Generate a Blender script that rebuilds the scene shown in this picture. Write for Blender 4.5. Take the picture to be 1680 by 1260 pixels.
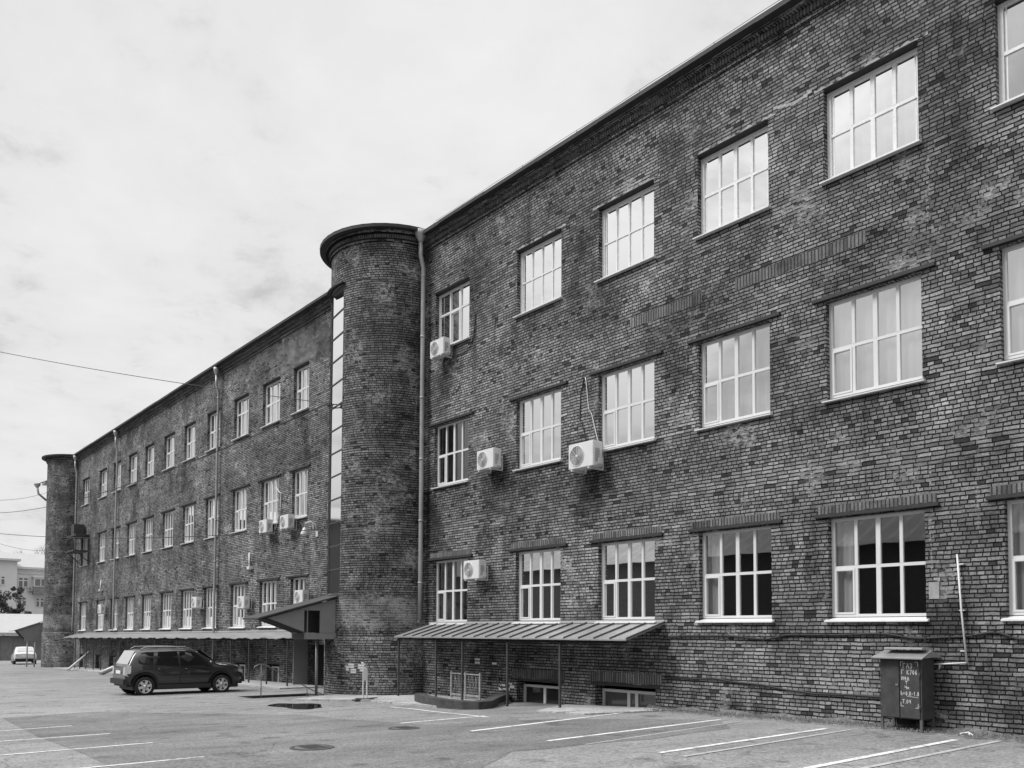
import bpy, bmesh, math, random
from mathutils import Vector, Matrix
random.seed(7)
for o in list(bpy.data.objects): bpy.data.objects.remove(o)
SC = bpy.context.scene; COL = SC.collection
PI = math.pi; R = math.radians

# ------------------------------------------------------------------ camera (x: towards the wall, y: along it, z up; lens height is z = 0)
YAW, PITCH, ROLL, CY, F = 0.6862129, 0.0440346, 0.0051505, 973.925, 1420.0
fw = Vector((math.sin(YAW)*math.cos(PITCH), math.cos(YAW)*math.cos(PITCH), math.sin(PITCH)))
rt = Vector((math.cos(YAW), -math.sin(YAW), 0)); up = rt.cross(fw)
r2 = rt*math.cos(ROLL)+up*math.sin(ROLL); u2 = -rt*math.sin(ROLL)+up*math.cos(ROLL)
cd = bpy.data.cameras.new('camera'); cam = bpy.data.objects.new('camera', cd); COL.objects.link(cam)
cam.matrix_world = Matrix(((r2.x,u2.x,-fw.x,0),(r2.y,u2.y,-fw.y,0),(r2.z,u2.z,-fw.z,0),(0,0,0,1)))
cd.sensor_width = 36; cd.lens = F/1680*36; cd.shift_y = (CY-630)/1680; cd.clip_end = 3000; cd.clip_start = .1
SC.camera = cam

# ------------------------------------------------------------------ node helper
class NT:
    def __init__(s, tree): s.t = tree
    def n(s, typ, **kw):
        x = s.t.nodes.new(typ)
        for k, v in kw.items(): setattr(x, k, v)
        return x
    def put(s, sock, v):
        if isinstance(v, bpy.types.NodeSocket): s.t.links.new(v, sock)
        elif v is not None: sock.default_value = v
    def m(s, op, a, b=None, c=None, clamp=False):
        x = s.n('ShaderNodeMath', operation=op, use_clamp=clamp); s.put(x.inputs[0], a)
        if b is not None: s.put(x.inputs[1], b)
        if c is not None: s.put(x.inputs[2], c)
        return x.outputs[0]
    def ss(s, v, a, b, lo=0., hi=1.):
        x = s.n('ShaderNodeMapRange', interpolation_type='SMOOTHSTEP'); s.put(x.inputs[0], v)
        for i, q in enumerate((a, b, lo, hi)): s.put(x.inputs[i+1], float(q))
        return x.outputs[0]
    def lin(s, v, a, b, lo=0., hi=1.):
        x = s.n('ShaderNodeMapRange'); s.put(x.inputs[0], v)
        for i, q in enumerate((a, b, lo, hi)): s.put(x.inputs[i+1], float(q))
        return x.outputs[0]
    def mix(s, f, a, b):          # floats
        x = s.n('ShaderNodeMix'); s.put(x.inputs[0], f); s.put(x.inputs[2], a); s.put(x.inputs[3], b); return x.outputs[0]
    def noise(s, vec, scale, detail=3, rough=.55, dist=0):
        x = s.n('ShaderNodeTexNoise'); s.put(x.inputs['Vector'], vec); x.inputs['Scale'].default_value = scale
        x.inputs['Detail'].default_value = detail; x.inputs['Roughness'].default_value = rough; x.inputs['Distortion'].default_value = dist
        return x.outputs['Fac']
    def scale(s, vec, sc):
        x = s.n('ShaderNodeVectorMath', operation='MULTIPLY'); s.put(x.inputs[0], vec); x.inputs[1].default_value = sc; return x.outputs[0]
    def xyz(s, a, b, c=0.):
        x = s.n('ShaderNodeCombineXYZ'); s.put(x.inputs[0], a); s.put(x.inputs[1], b); s.put(x.inputs[2], c); return x.outputs[0]
    def sep(s, v):
        x = s.n('ShaderNodeSeparateXYZ'); s.put(x.inputs[0], v); return x.outputs
    def wn(s, a, b, w=0.):
        x = s.n('ShaderNodeTexWhiteNoise', noise_dimensions='3D'); s.put(x.inputs['Vector'], s.xyz(a, b, w)); return x.outputs['Value']
    def grey(s, v): return s.xyz(v, v, v)

# ------------------------------------------------------------------ world: overcast, black-and-white sky
w = bpy.data.worlds.new('World'); SC.world = w; w.use_nodes = True
t = w.node_tree; t.nodes.clear(); N = NT(t)
sky = N.n('ShaderNodeTexSky', sky_type='NISHITA'); sky.sun_disc = False
SUN_EL, SUN_AZ = R(47), R(-62)      # azimuth from +y towards +x
sky.sun_elevation = SUN_EL; sky.sun_rotation = SUN_AZ; sky.air_density = 1.5; sky.dust_density = 3
bw = N.n('ShaderNodeRGBToBW'); t.links.new(sky.outputs[0], bw.inputs[0])
tc = N.n('ShaderNodeTexCoord'); g = tc.outputs['Generated']; gs = N.sep(g)
zz = N.m('MAXIMUM', gs[2], 0.0)
den = N.m('ADD', zz, .22)
pv = N.xyz(N.m('DIVIDE', gs[0], den), N.m('DIVIDE', gs[1], den), 0.)
n1 = N.noise(pv, 1.5, 6, .55, .4); n2 = N.noise(pv, 4.2, 8, .62, .2)
n3 = N.noise(pv, 9., 6, .6, .5); cl = N.mix(.22, N.mix(.5, n1, n2), n3)
dark = N.ss(cl, .49, .62, 0., .25)
soft = N.m('MULTIPLY', N.lin(n1, .3, .7, 1.07, .90), N.lin(n2, .3, .7, 1.05, .95))
grad0 = N.ss(zz, .60, 1.0, .86, 2.9)
west = N.ss(N.m('MULTIPLY', gs[0], -1.), -.15, .45)      # low sky on the unseen yard side dimmed to deepen shade under the canopies
grad = N.m('MULTIPLY', grad0, N.mix(west, 1., N.ss(zz, .0, .62, .42, 1.15)))
lum = N.m('MULTIPLY', N.m('MULTIPLY', grad, soft), N.m('SUBTRACT', 1., dark))
tot = N.m('ADD', N.m('MULTIPLY', lum, 9.2), N.m('MULTIPLY', bw.outputs[0], .05))
bg = N.n('ShaderNodeBackground'); t.links.new(N.grey(tot), bg.inputs[0]); bg.inputs[1].default_value = .1
wo = N.n('ShaderNodeOutputWorld'); t.links.new(bg.outputs[0], wo.inputs[0])

sd = bpy.data.lights.new('sun', 'SUN'); so = bpy.data.objects.new('sun', sd); COL.objects.link(so)
sd.energy = 3.0; sd.angle = R(20); sd.color = (1, 1, 1)
sdir = Vector((math.sin(SUN_AZ)*math.cos(SUN_EL), math.cos(SUN_AZ)*math.cos(SUN_EL), math.sin(SUN_EL)))
so.rotation_euler = sdir.to_track_quat('Z', 'Y').to_euler(); so.location = (-10, 30, 30)
SC.view_settings.view_transform = 'Standard'; SC.view_settings.look = 'None'
SC.view_settings.exposure = 0; SC.view_settings.gamma = 1
try:
    SC.cycles.max_bounces = 8; SC.cycles.transparent_max_bounces = 12; SC.cycles.sample_clamp_indirect = 4
except Exception: pass

# ------------------------------------------------------------------ materials (everything is grey: a black-and-white place)
MATS = {}
def base_mat(name):
    m = bpy.data.materials.new(name); m.use_nodes = True; m.node_tree.nodes.clear()
    N = NT(m.node_tree); out = N.n('ShaderNodeOutputMaterial'); MATS[name] = m
    return m, N, out
def pbsdf(N, out, col, rough=.8, metal=0., spec=.4, bump=None, bs=.4, bd=.01):
    p = N.n('ShaderNodeBsdfPrincipled')
    N.put(p.inputs['Base Color'], N.grey(col) if isinstance(col, bpy.types.NodeSocket) else (col, col, col, 1))
    N.put(p.inputs['Roughness'], rough); N.put(p.inputs['Metallic'], metal); N.put(p.inputs['Specular IOR Level'], spec)
    if bump is not None:
        b = N.n('ShaderNodeBump'); b.inputs['Strength'].default_value = bs; b.inputs['Distance'].default_value = bd
        N.put(b.inputs['Height'], bump); N.t.links.new(b.outputs[0], p.inputs['Normal'])
    N.t.links.new(p.outputs[0], out.inputs[0]); return p
def plain(name, v, rough=.6, metal=0., spec=.4, var=.12, scale=6., bs=.15):
    m, N, out = base_mat(name); tc = N.n('ShaderNodeTexCoord'); o = tc.outputs['Object']
    a = N.noise(o, scale, 5, .6); b = N.noise(o, scale*9, 3, .6)
    k = N.mix(.4, a, b); col = N.lin(k, .3, .7, v*(1-var), v*(1+var))
    pbsdf(N, out, col, rough, metal, spec, b, bs, .004); return m

def brick(name, dark=1.0, soldier=False, white=.0):
    m, N, out = base_mat(name)
    uv = N.n('ShaderNodeUVMap'); uv = uv.outputs[0]
    s0 = N.sep(uv); U0, V0 = s0[0], s0[1]
    wob = N.noise(uv, 5., 2); wob2 = N.noise(uv, 3.7, 2)
    chip = N.noise(uv, 42., 3, .7)
    if soldier: chip = N.noise(uv, 30., 4, .8)
    U = N.m('ADD', U0, N.m('MULTIPLY', N.m('SUBTRACT', wob, .5), .03))
    V = N.m('ADD', V0, N.m('MULTIPLY', N.m('SUBTRACT', wob2, .5), .035 if not soldier else .01))
    CH = .0775
    v = N.m('DIVIDE', V, CH); row = N.m('FLOOR', v); fv = N.m('FRACT', v)
    rr = N.wn(row, 3.)
    if soldier: wd = .262; u = N.m('ADD', N.m('DIVIDE', U, wd), N.m('MULTIPLY', N.m('SUBTRACT', N.wn(row, 4.), .5), .10))
    else:
        hd = N.m('LESS_THAN', rr, .60); wd = N.mix(hd, .262, .131)
        u = N.m('ADD', N.m('DIVIDE', U, wd), N.m('MULTIPLY', N.wn(row, 9.), 7.))
    col = N.m('FLOOR', u); fu = N.m('FRACT', u)
    du = N.m('MULTIPLY', N.m('MINIMUM', fu, N.m('SUBTRACT', 1., fu)), wd)
    dv = N.m('MULTIPLY', N.m('MINIMUM', fv, N.m('SUBTRACT', 1., fv)), CH)
    d = N.m('ADD', N.m('MINIMUM', N.m('ADD', du, .002), N.m('SUBTRACT', dv, .002)), N.m('MULTIPLY', N.m('SUBTRACT', chip, .5), .022))
    mort = N.ss(d, .0055, .015, 1., 0.)
    r1 = N.wn(col, row, 1.); r3 = N.wn(col, row, 5.); r4 = N.wn(col, row, 8.)
    big = N.noise(uv, .33, 4, .6); mid = N.noise(uv, 1.5, 4, .6); fine = N.noise(uv, 30., 5, .8)
    vert = N.noise(N.scale(uv, (1.3, .10, 1.)), 1.5, 4, .6)
    # brick tone: mid greys, some over-burnt dark ones, some pale ones
    tone = N.mix(.35, r1, N.m('MULTIPLY', r3, r1))
    tone = N.lin(tone, 0., .85, .115, .27); tone = N.m('MULTIPLY', tone, N.lin(N.wn(row, 6.), 0., 1., .87, 1.13))
    tone = N.mix(N.m('GREATER_THAN', r4, .93), tone, N.mix(r3, .18, .26))
    tone = N.mix(N.m('LESS_THAN', r4, .035), tone, .045)
    tone = N.m('MULTIPLY', tone, N.lin(fine, .32, .68, .45, 1.6))
    tone = N.m('MULTIPLY', tone, N.lin(big, .34, .66, .62, 1.3))
    if soldier: tone = N.mix(.55, tone, .11)
    tone = N.m('MULTIPLY', tone, N.lin(mid, .34, .66, .78, 1.22))
    # soot runs and damp
    soot = N.ss(vert, .56, .74, 1., .6)
    tone = N.m('MULTIPLY', N.m('MULTIPLY', tone, soot), dark)
    # mortar: mostly deep and dirty, pale lime smears in patches
    lm = N.noise(uv, .75, 5, .7); lf = N.noise(uv, 9., 3, .6)
    lime = N.m('MULTIPLY', N.ss(lm, .56-white*.12, .68-white*.12), N.ss(lf, .42, .56))
    if white:      # the repointed belt low on the round towers
        belt_ = N.m('MULTIPLY', N.ss(N.m('ADD', V0, N.m('MULTIPLY', lf, .5)), .25, .5), N.ss(N.m('ADD', V0, N.m('MULTIPLY', lf, .5)), 1.2, 1.45, 1., 0.))
        lime = N.m('MAXIMUM', lime, N.m('MULTIPLY', belt_, N.ss(lf, .3, .5, .2, .9)))
    mcol = N.mix(lime, .007, .38)
    if soldier: mcol = .045
    col1 = N.mix(mort, tone, mcol)
    # lime smears over the faces, in small blobs and along vertical runs
    blob = N.noise(uv, 15., 4, .7); vr = N.noise(N.scale(uv, (5., .22, 1.)), 1., 3, .6)
    sm = N.ss(N.m('ADD', blob, N.m('MULTIPLY', N.ss(vr, .58, .72), .20)), .67, .77)
    sm = N.m('MULTIPLY', sm, N.ss(N.noise(uv, .5, 4, .65), .42, .6, .3, 1.))
    col1 = N.mix(N.m('MULTIPLY', sm, .75), col1, .36)
    fleck = N.noise(uv, 55., 3, .7); fl2 = N.noise(uv, 1.1, 4, .7)
    col1 = N.mix(N.m('MULTIPLY', N.ss(fleck, .64, .70), N.ss(fl2, .40, .62, .25, .9)), col1, .42)
    # old soot: broad, ragged clouds of it, and thin dark trickles
    so1 = N.ss(N.noise(N.scale(uv, (1., .7, 1.)), .55, 6, .72), .48, .66, 1., .42)
    so2 = N.ss(N.noise(N.scale(uv, (3.2, .16, 1.)), 1., 5, .65), .60, .72, 1., .6)
    col1 = N.m('MULTIPLY', col1, N.m('MULTIPLY', so1, so2))
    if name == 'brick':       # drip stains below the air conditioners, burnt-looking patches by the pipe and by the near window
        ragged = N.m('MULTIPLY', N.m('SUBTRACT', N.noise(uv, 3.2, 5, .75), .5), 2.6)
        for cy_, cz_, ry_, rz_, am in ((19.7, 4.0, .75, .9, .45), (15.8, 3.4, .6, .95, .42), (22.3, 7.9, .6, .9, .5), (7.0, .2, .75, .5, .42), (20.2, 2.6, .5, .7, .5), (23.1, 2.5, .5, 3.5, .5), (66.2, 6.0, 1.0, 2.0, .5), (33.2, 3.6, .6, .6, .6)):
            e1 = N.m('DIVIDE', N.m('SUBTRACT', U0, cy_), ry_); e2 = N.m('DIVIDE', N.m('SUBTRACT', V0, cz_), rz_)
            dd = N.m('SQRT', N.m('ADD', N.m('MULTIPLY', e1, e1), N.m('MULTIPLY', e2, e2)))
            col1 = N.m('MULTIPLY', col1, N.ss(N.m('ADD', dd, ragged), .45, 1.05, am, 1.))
    h = N.m('ADD', N.m('MULTIPLY', N.m('SUBTRACT', 1., mort), N.lin(r3, 0, 1, .75, 1.15)), N.m('MULTIPLY', fine, .35))
    pbsdf(N, out, col1, .92, 0, .2, h, .8, .014); return m
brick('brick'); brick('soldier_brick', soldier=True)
brick('tower_brick', .82, white=.5)

def asphalt(name, lo, hi, sc=1.):
    m, N, out = base_mat(name); tc = N.n('ShaderNodeTexCoord'); o = tc.outputs['Object']
    a = N.noise(o, .22, 5, .6); b = N.noise(N.scale(o, (.55, 1.6, 1.)), .9, 5, .65); c = N.noise(o, 22, 6, .85); d = N.noise(o, 9., 4, .7)
    k = N.mix(.5, a, b); v = N.lin(k, .33, .67, lo, hi)
    v = N.m('MULTIPLY', v, N.lin(c, .32, .68, .3, 1.8)); v = N.m('MULTIPLY', v, N.lin(d, .3, .7, .88, 1.14))
    # patches of wear, hairline cracks
    vo = N.n('ShaderNodeTexVoronoi', feature='DISTANCE_TO_EDGE'); vo.inputs['Scale'].default_value = .28
    dv = N.n('ShaderNodeVectorMath', operation='ADD'); N.put(dv.inputs[0], o)
    nn = N.n('ShaderNodeTexNoise'); nn.inputs['Scale'].default_value = 1.4; N.put(nn.inputs['Vector'], o); N.put(dv.inputs[1], nn.outputs['Color'])
    N.t.links.new(dv.outputs[0], vo.inputs['Vector'])
    cr = N.ss(vo.outputs['Distance'], .0, .006, .55, 1.)
    v = N.m('MULTIPLY', v, cr)
    st = N.ss(N.noise(o, 1.1, 4, .6), .58, .68, 1., .66); v = N.m('MULTIPLY', v, st)
    sp_ = N.n('ShaderNodeTexVoronoi'); sp_.inputs['Scale'].default_value = .8; N.t.links.new(dv.outputs[0], sp_.inputs['Vector'])
    v = N.m('MULTIPLY', v, N.ss(sp_.outputs['Distance'], .04, .16, .55, 1.))      # oil drips
    tm = N.noise(N.scale(o, (.12, 5., 1.)), 1., 3, .5); v = N.m('MULTIPLY', v, N.ss(tm, .60, .68, 1., .80))      # tyre tracks across the bays
    pbsdf(N, out, v, .9, 0, .25, N.mix(.5, c, d), .35, .01); return m
asphalt('asphalt', .145, .265); asphalt('new_asphalt', .09, .20); asphalt('worn_concrete', .27, .42)
def paintm(name, v):
    m, N, out = base_mat(name); tc = N.n('ShaderNodeTexCoord'); o = tc.outputs['Object']
    a = N.noise(o, 14, 5, .75); b = N.noise(o, 1.3, 3, .6)
    wear = N.ss(N.mix(.35, a, b), .36, .53); col = N.mix(wear, .22, v)
    pbsdf(N, out, col, .8, 0, .3, a, .2, .004); return m
paintm('road_paint', .70); paintm('faded_paint', .42)
plain('white_pvc', .62, .35, var=.04, scale=2); plain('old_wood', .68, .6, var=.16, scale=14)
plain('white_metal', .60, .4, var=.06); plain('rail_metal', .14); plain('peeling_paint', .26, .8, var=.6, scale=12); plain('pipe_metal', .34, .45, .35, var=.2, scale=3)
plain('lintel_iron', .028, .7, var=.4); plain('dark_iron', .05, .6, var=.4); plain('rust_iron', .09, .75, var=.5, scale=9)
plain('brick_plaster', .33, .9, var=.45, scale=9, bs=1.); plain('plaster', .55, .9, var=.2, scale=3, bs=.6); plain('white_plaster', .62, .9, var=.07, scale=1.2)
plain('roof_tin', .30, .42, .25, var=.22, scale=2.2); plain('light_tin', .36, .5, var=.1, scale=1.)
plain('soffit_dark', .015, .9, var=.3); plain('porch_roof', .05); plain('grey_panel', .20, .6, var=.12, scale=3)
plain('cabinet_paint', .05, .5, var=.45, scale=6); plain('chalk_paint', .48, .8, var=.3, scale=30); plain('cabinet_roof', .2, .5, var=.2)
plain('dark_concrete', .055, .9, var=.6, scale=5, bs=1.); plain('rubber', .018, .75, var=.3); plain('dark_hole', .012, .95)
plain('cable_black', .02, .6); plain('car_trim', .022, .5); plain('alloy', .62, .28, .6, var=.05); plain('chrome', .7, .2, .9, var=.02)
plain('lamp_lens', .5, .15, var=.3, scale=30); plain('plate_white', .75, .4, var=.05); plain('interior', .16, .9, var=.2)
plain('slab', .2, .9); plain('shed_wall', .07, .9, var=.4); plain('shed_roof', .20, .8, var=.3, scale=1.); plain('garage_door', .17, .8, var=.18, scale=2)
plain('garage_wall', .2, .9, var=.3, scale=3); plain('bark', .12, .9, var=.4); plain('twig', .2, .9, var=.3); plain('fan_grille', .22, .6)
plain('grit', .13, .95, var=.7, scale=12); plain('cement', .3, .95, var=.3, scale=8, bs=1.)
def carpaint(name, v, metal=0.):
    m, N, out = base_mat(name)
    p = pbsdf(N, out, v, .3, metal, .4); p.inputs['Coat Weight'].default_value = 1.; p.inputs['Coat Roughness'].default_value = .03
carpaint('black_paint', .03, .6); carpaint('silver_paint', .62)
def glass(name, refl, tint=.85, rough=.015):
    m, N, out = base_mat(name)
    tc = N.n('ShaderNodeTexCoord'); nz = N.noise(tc.outputs['Object'], .9, 2, .5)
    b = N.n('ShaderNodeBump'); b.inputs['Strength'].default_value = .12; b.inputs['Distance'].default_value = .008; N.put(b.inputs['Height'], nz)
    gl = N.n('ShaderNodeBsdfGlossy'); gl.inputs['Roughness'].default_value = rough; gl.inputs['Color'].default_value = (1, 1, 1, 1)
    N.t.links.new(b.outputs[0], gl.inputs['Normal'])
    tr = N.n('ShaderNodeBsdfTransparent'); tr.inputs[0].default_value = (tint, tint, tint, 1)
    fr = N.n('ShaderNodeFresnel'); fr.inputs[0].default_value = 1.5
    f = N.m('ADD', N.m('MULTIPLY', fr.outputs[0], 1.6), refl, clamp=True)
    mx = N.n('ShaderNodeMixShader'); N.put(mx.inputs[0], f); N.t.links.new(tr.outputs[0], mx.inputs[1]); N.t.links.new(gl.outputs[0], mx.inputs[2])
    N.t.links.new(mx.outputs[0], out.inputs[0]); return m
glass('pane_bright', .48); glass('pane_mid', .34); glass('pane_dark', .12, .6); glass('pane_blinds', .22, .8)
def opaque_glass(name, v, spec=.9, rough=.06):
    m, N, out = base_mat(name); pbsdf(N, out, v, rough, 0, spec)
opaque_glass('car_glass', .008, .22, .15); opaque_glass('far_glass', .09); opaque_glass('puddle', .02, .6, .03); opaque_glass('basement_glass', .03, .6); opaque_glass('light_glass', .4, .9, .1)
def curtainm(name, lo, hi, sc, vertical=True):
    m, N, out = base_mat(name); tc = N.n('ShaderNodeTexCoord'); o = tc.outputs['Object']
    a = N.noise(N.scale(o, (1., sc, .35)), 1.2, 4, .6); b = N.noise(o, .7, 3)
    v = N.lin(N.mix(.3, a, b), .36, .64, lo, hi)
    pbsdf(N, out, v, .95, 0, .1, a, .8, .03)
curtainm('sheer_curtain', .6, .95, 9.); curtainm('paper_screen', .62, .85, 1.2); curtainm('slat_blind', .16, .6, 26.)
M = MATS

# ------------------------------------------------------------------ mesh builder
class MB:
    def __init__(s): s.v = []; s.f = []; s.uv = []; s.mi = []; s.sm = []
    def poly(s, pts, uvs=None, mi=0, sm=False):
        i = len(s.v); s.v += [tuple(p) for p in pts]; s.f.append(list(range(i, i+len(pts))))
        if uvs is None:
            p0, p1, p2 = [Vector(p) for p in pts[:3]]; n = (p1-p0).cross(p2-p0)
            a = max(range(3), key=lambda k: abs(n[k]))
            uvs = [((p[1], p[2]) if a == 0 else (p[0], p[2]) if a == 1 else (p[0], p[1])) for p in pts]
        s.uv.append(uvs); s.mi.append(mi); s.sm.append(sm)
    def box(s, x0, x1, y0, y1, z0, z1, mi=0):
        if x0 > x1: x0, x1 = x1, x0
        if y0 > y1: y0, y1 = y1, y0
        if z0 > z1: z0, z1 = z1, z0
        P = [(x0,y0,z0),(x1,y0,z0),(x1,y1,z0),(x0,y1,z0),(x0,y0,z1),(x1,y0,z1),(x1,y1,z1),(x0,y1,z1)]
        for q in ((0,3,2,1),(4,5,6,7),(0,1,5,4),(1,2,6,5),(2,3,7,6),(3,0,4,7)): s.poly([P[k] for k in q], mi=mi)
        return s
    def tube(s, pts, r, n=8, mi=0, caps=True, r2=None):
        pts = [Vector(p) for p in pts]; rings = []
        for k, p in enumerate(pts):
            d = (pts[min(k+1, len(pts)-1)]-pts[max(k-1, 0)]).normalized()
            a = Vector((0, 0, 1)) if abs(d.z) < .9 else Vector((1, 0, 0))
            e1 = d.cross(a).normalized(); e2 = d.cross(e1)
            rad = r if r2 is None else r+(r2-r)*k/(len(pts)-1)
            if isinstance(r, (list, tuple)): rad = r[k]
            rings.append([p+e1*rad*math.cos(2*PI*j/n)+e2*rad*math.sin(2*PI*j/n) for j in range(n)])
        for k in range(len(rings)-1):
            for j in range(n):
                j2 = (j+1) % n
                s.poly([rings[k][j], rings[k][j2], rings[k+1][j2], rings[k+1][j]], uvs=[(0, 0)]*4, mi=mi, sm=True)
        if caps:
            s.poly(rings[0][::-1], uvs=[(0, 0)]*n, mi=mi); s.poly(rings[-1], uvs=[(0, 0)]*n, mi=mi)
        return s
    def lathe(s, c, axis, prof, n=24, mi=0):      # prof: (along axis, radius)
        c = Vector(c); ax = Vector(axis).normalized(); a = Vector((0, 0, 1)) if abs(ax.z) < .9 else Vector((1, 0, 0))
        e1 = ax.cross(a).normalized(); e2 = ax.cross(e1)
        ring = lambda h, r: [c+ax*h+e1*r*math.cos(2*PI*j/n)+e2*r*math.sin(2*PI*j/n) for j in range(n)]
        for k in range(len(prof)-1):
            A, B = ring(*prof[k]), ring(*prof[k+1])
            for j in range(n):
                j2 = (j+1) % n; s.poly([A[j], A[j2], B[j2], B[j]], uvs=[(0, 0)]*4, mi=mi, sm=True)
        return s
    def build(s, name, mats, parent=None, weld=True):
        me = bpy.data.meshes.new(name); me.from_pydata(s.v, [], s.f)
        ul = me.uv_layers.new(name='UVMap'); k = 0
        for i, p in enumerate(me.polygons):
            p.material_index = s.mi[i]; p.use_smooth = s.sm[i]
            for q in s.uv[i]: ul.data[k].uv = (q[0], q[1]); k += 1
        if not isinstance(mats, (list, tuple)): mats = [mats]
        for m in mats: me.materials.append(M[m])
        if weld or any(s.sm):
            bm = bmesh.new(); bm.from_mesh(me); bmesh.ops.remove_doubles(bm, verts=bm.verts, dist=1e-5)
            bmesh.ops.recalc_face_normals(bm, faces=bm.faces); bm.to_mesh(me); bm.free()
        o = bpy.data.objects.new(name, me); COL.objects.link(o)
        if parent: o.parent = parent
        return o
def tag(o, label=None, cat=None, group=None, kind=None):
    if label: o['label'] = label
    if cat: o['category'] = cat
    if group: o['group'] = group
    if kind: o['kind'] = kind
    return o
def thing(name, label, cat, loc=(0, 0, 0), rz=0, group=None):
    o = bpy.data.objects.new(name, None); COL.objects.link(o); o.location = loc; o.rotation_euler = (0, 0, rz)
    o.empty_display_size = .3
    return tag(o, label, cat, group)
KIDS = {}
def copy_tree(o, parent=None):
    c = o.copy(); COL.objects.link(c)
    c.parent = parent
    for ch in [q for q in bpy.data.objects if q.parent == o]: copy_tree(ch, c)
    return c

D = 15.5                         # the wall plane
ZP = [(0, -1.70), (8, -1.70), (13.4, -1.78), (17.7, -1.95), (21, -2.02), (30, -2.15), (40, -2.27), (57, -2.55), (64, -2.68), (73, -2.82), (100, -3.15)]
def zg(y):                       # the yard falls gently away from the camera
    if y <= 0: return ZP[0][1]
    for (y0, z0), (y1, z1) in zip(ZP, ZP[1:]):
        if y <= y1: return z0+(z1-z0)*(y-y0)/(y1-y0)
    return ZP[-1][1]

# ------------------------------------------------------------------ ground
HX0, HX1, HY0, HY1 = 10.8, 13.25, 25.7, 27.0      # stair pit
g_ = MB()
xs = [-900, -200, -60, -20, -5, 5, HX0, HX1, 20, 40, 80, 200, 900]
ys = [-900, -200, -40, -10, 0, 4, 8, 10.5, 13.4, 17.7, 21, HY0, HY1, 30, 35, 40, 48, 57, 64, 73, 85, 100, 150, 300, 900, 1500]
for i in range(len(xs)-1):
    for j in range(len(ys)-1):
        if xs[i] >= HX0-.01 and xs[i+1] <= HX1+.01 and ys[j] >= HY0-.01 and ys[j+1] <= HY1+.01: continue
        g_.poly([(xs[i], ys[j], zg(ys[j])), (xs[i+1], ys[j], zg(ys[j])), (xs[i+1], ys[j+1], zg(ys[j+1])), (xs[i], ys[j+1], zg(ys[j+1]))])
tag(g_.build('ground', 'asphalt'), kind='structure')
def sheet(name, pts, mat, dz, kind='structure', thick=None):
    """a flat outline laid on the falling yard: cut where the ground's slope changes"""
    bm = bmesh.new(); vs = [bm.verts.new((x, y, 0)) for x, y in pts]; f = bm.faces.new(vs)
    if thick:
        for k in range(len(vs)):
            a, c = vs[k], vs[(k+1) % len(vs)]
            d0, d1 = bm.verts.new((a.co.x, a.co.y, -1)), bm.verts.new((c.co.x, c.co.y, -1)); bm.faces.new((a, c, d1, d0))
    bmesh.ops.triangulate(bm, faces=[f])
    for yc in ys: bmesh.ops.bisect_plane(bm, geom=bm.verts[:]+bm.edges[:]+bm.faces[:], plane_co=(0, yc, 0), plane_no=(0, 1, 0))
    for v in bm.verts: v.co.z = zg(v.co.y)+dz+(v.co.z*thick if thick else 0)
    bmesh.ops.recalc_face_normals(bm, faces=bm.faces)
    me = bpy.data.meshes.new(name); bm.to_mesh(me); bm.free(); me.materials.append(M[mat])
    o = bpy.data.objects.new(name, me); COL.objects.link(o)
    if kind: o['kind'] = kind
    return o
sheet('asphalt_patch', [(3.1, 8.0), (3.1, 11.8), (3.35, 17), (3.63, 22.98), (5.66, 23.5), (7.6, 21.0), (9.18, 18.86), (9.2, 16.5), (9.41, 14.1), (11.87, 13.2), (13.39, 11.84), (14.17, 10.77), (13.05, 9.66), (11.9, 9.6), (10.66, 9.43), (9.38, 9.66), (8.6, 9.6), (7.97, 9.72), (7.2, 9.1), (6.5, 8.6)], 'new_asphalt', .004)
# pit with a ramp inside
pit = MB(); zt = zg(24)
for a, b_ in (((HX0, HY0), (HX1, HY0)), ((HX1, HY0), (HX1, HY1)), ((HX1, HY1), (HX0, HY1)), ((HX0, HY1), (HX0, HY0))):
    pit.poly([(a[0], a[1], zg(a[1])), (b_[0], b_[1], zg(b_[1])), (b_[0], b_[1], zt-1.6), (a[0], a[1], zt-1.6)])
for k in range(8):
    pit.box(HX0+k*.33, HX0+.33+k*.33, HY0+.002, HY1-.002, zt-1.59, zt-.1-.18*k)
tag(pit.build('basement_steps', 'dark_concrete'), 'sunken dark concrete steps going down below ground in front of the round tower', 'steps')
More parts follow.
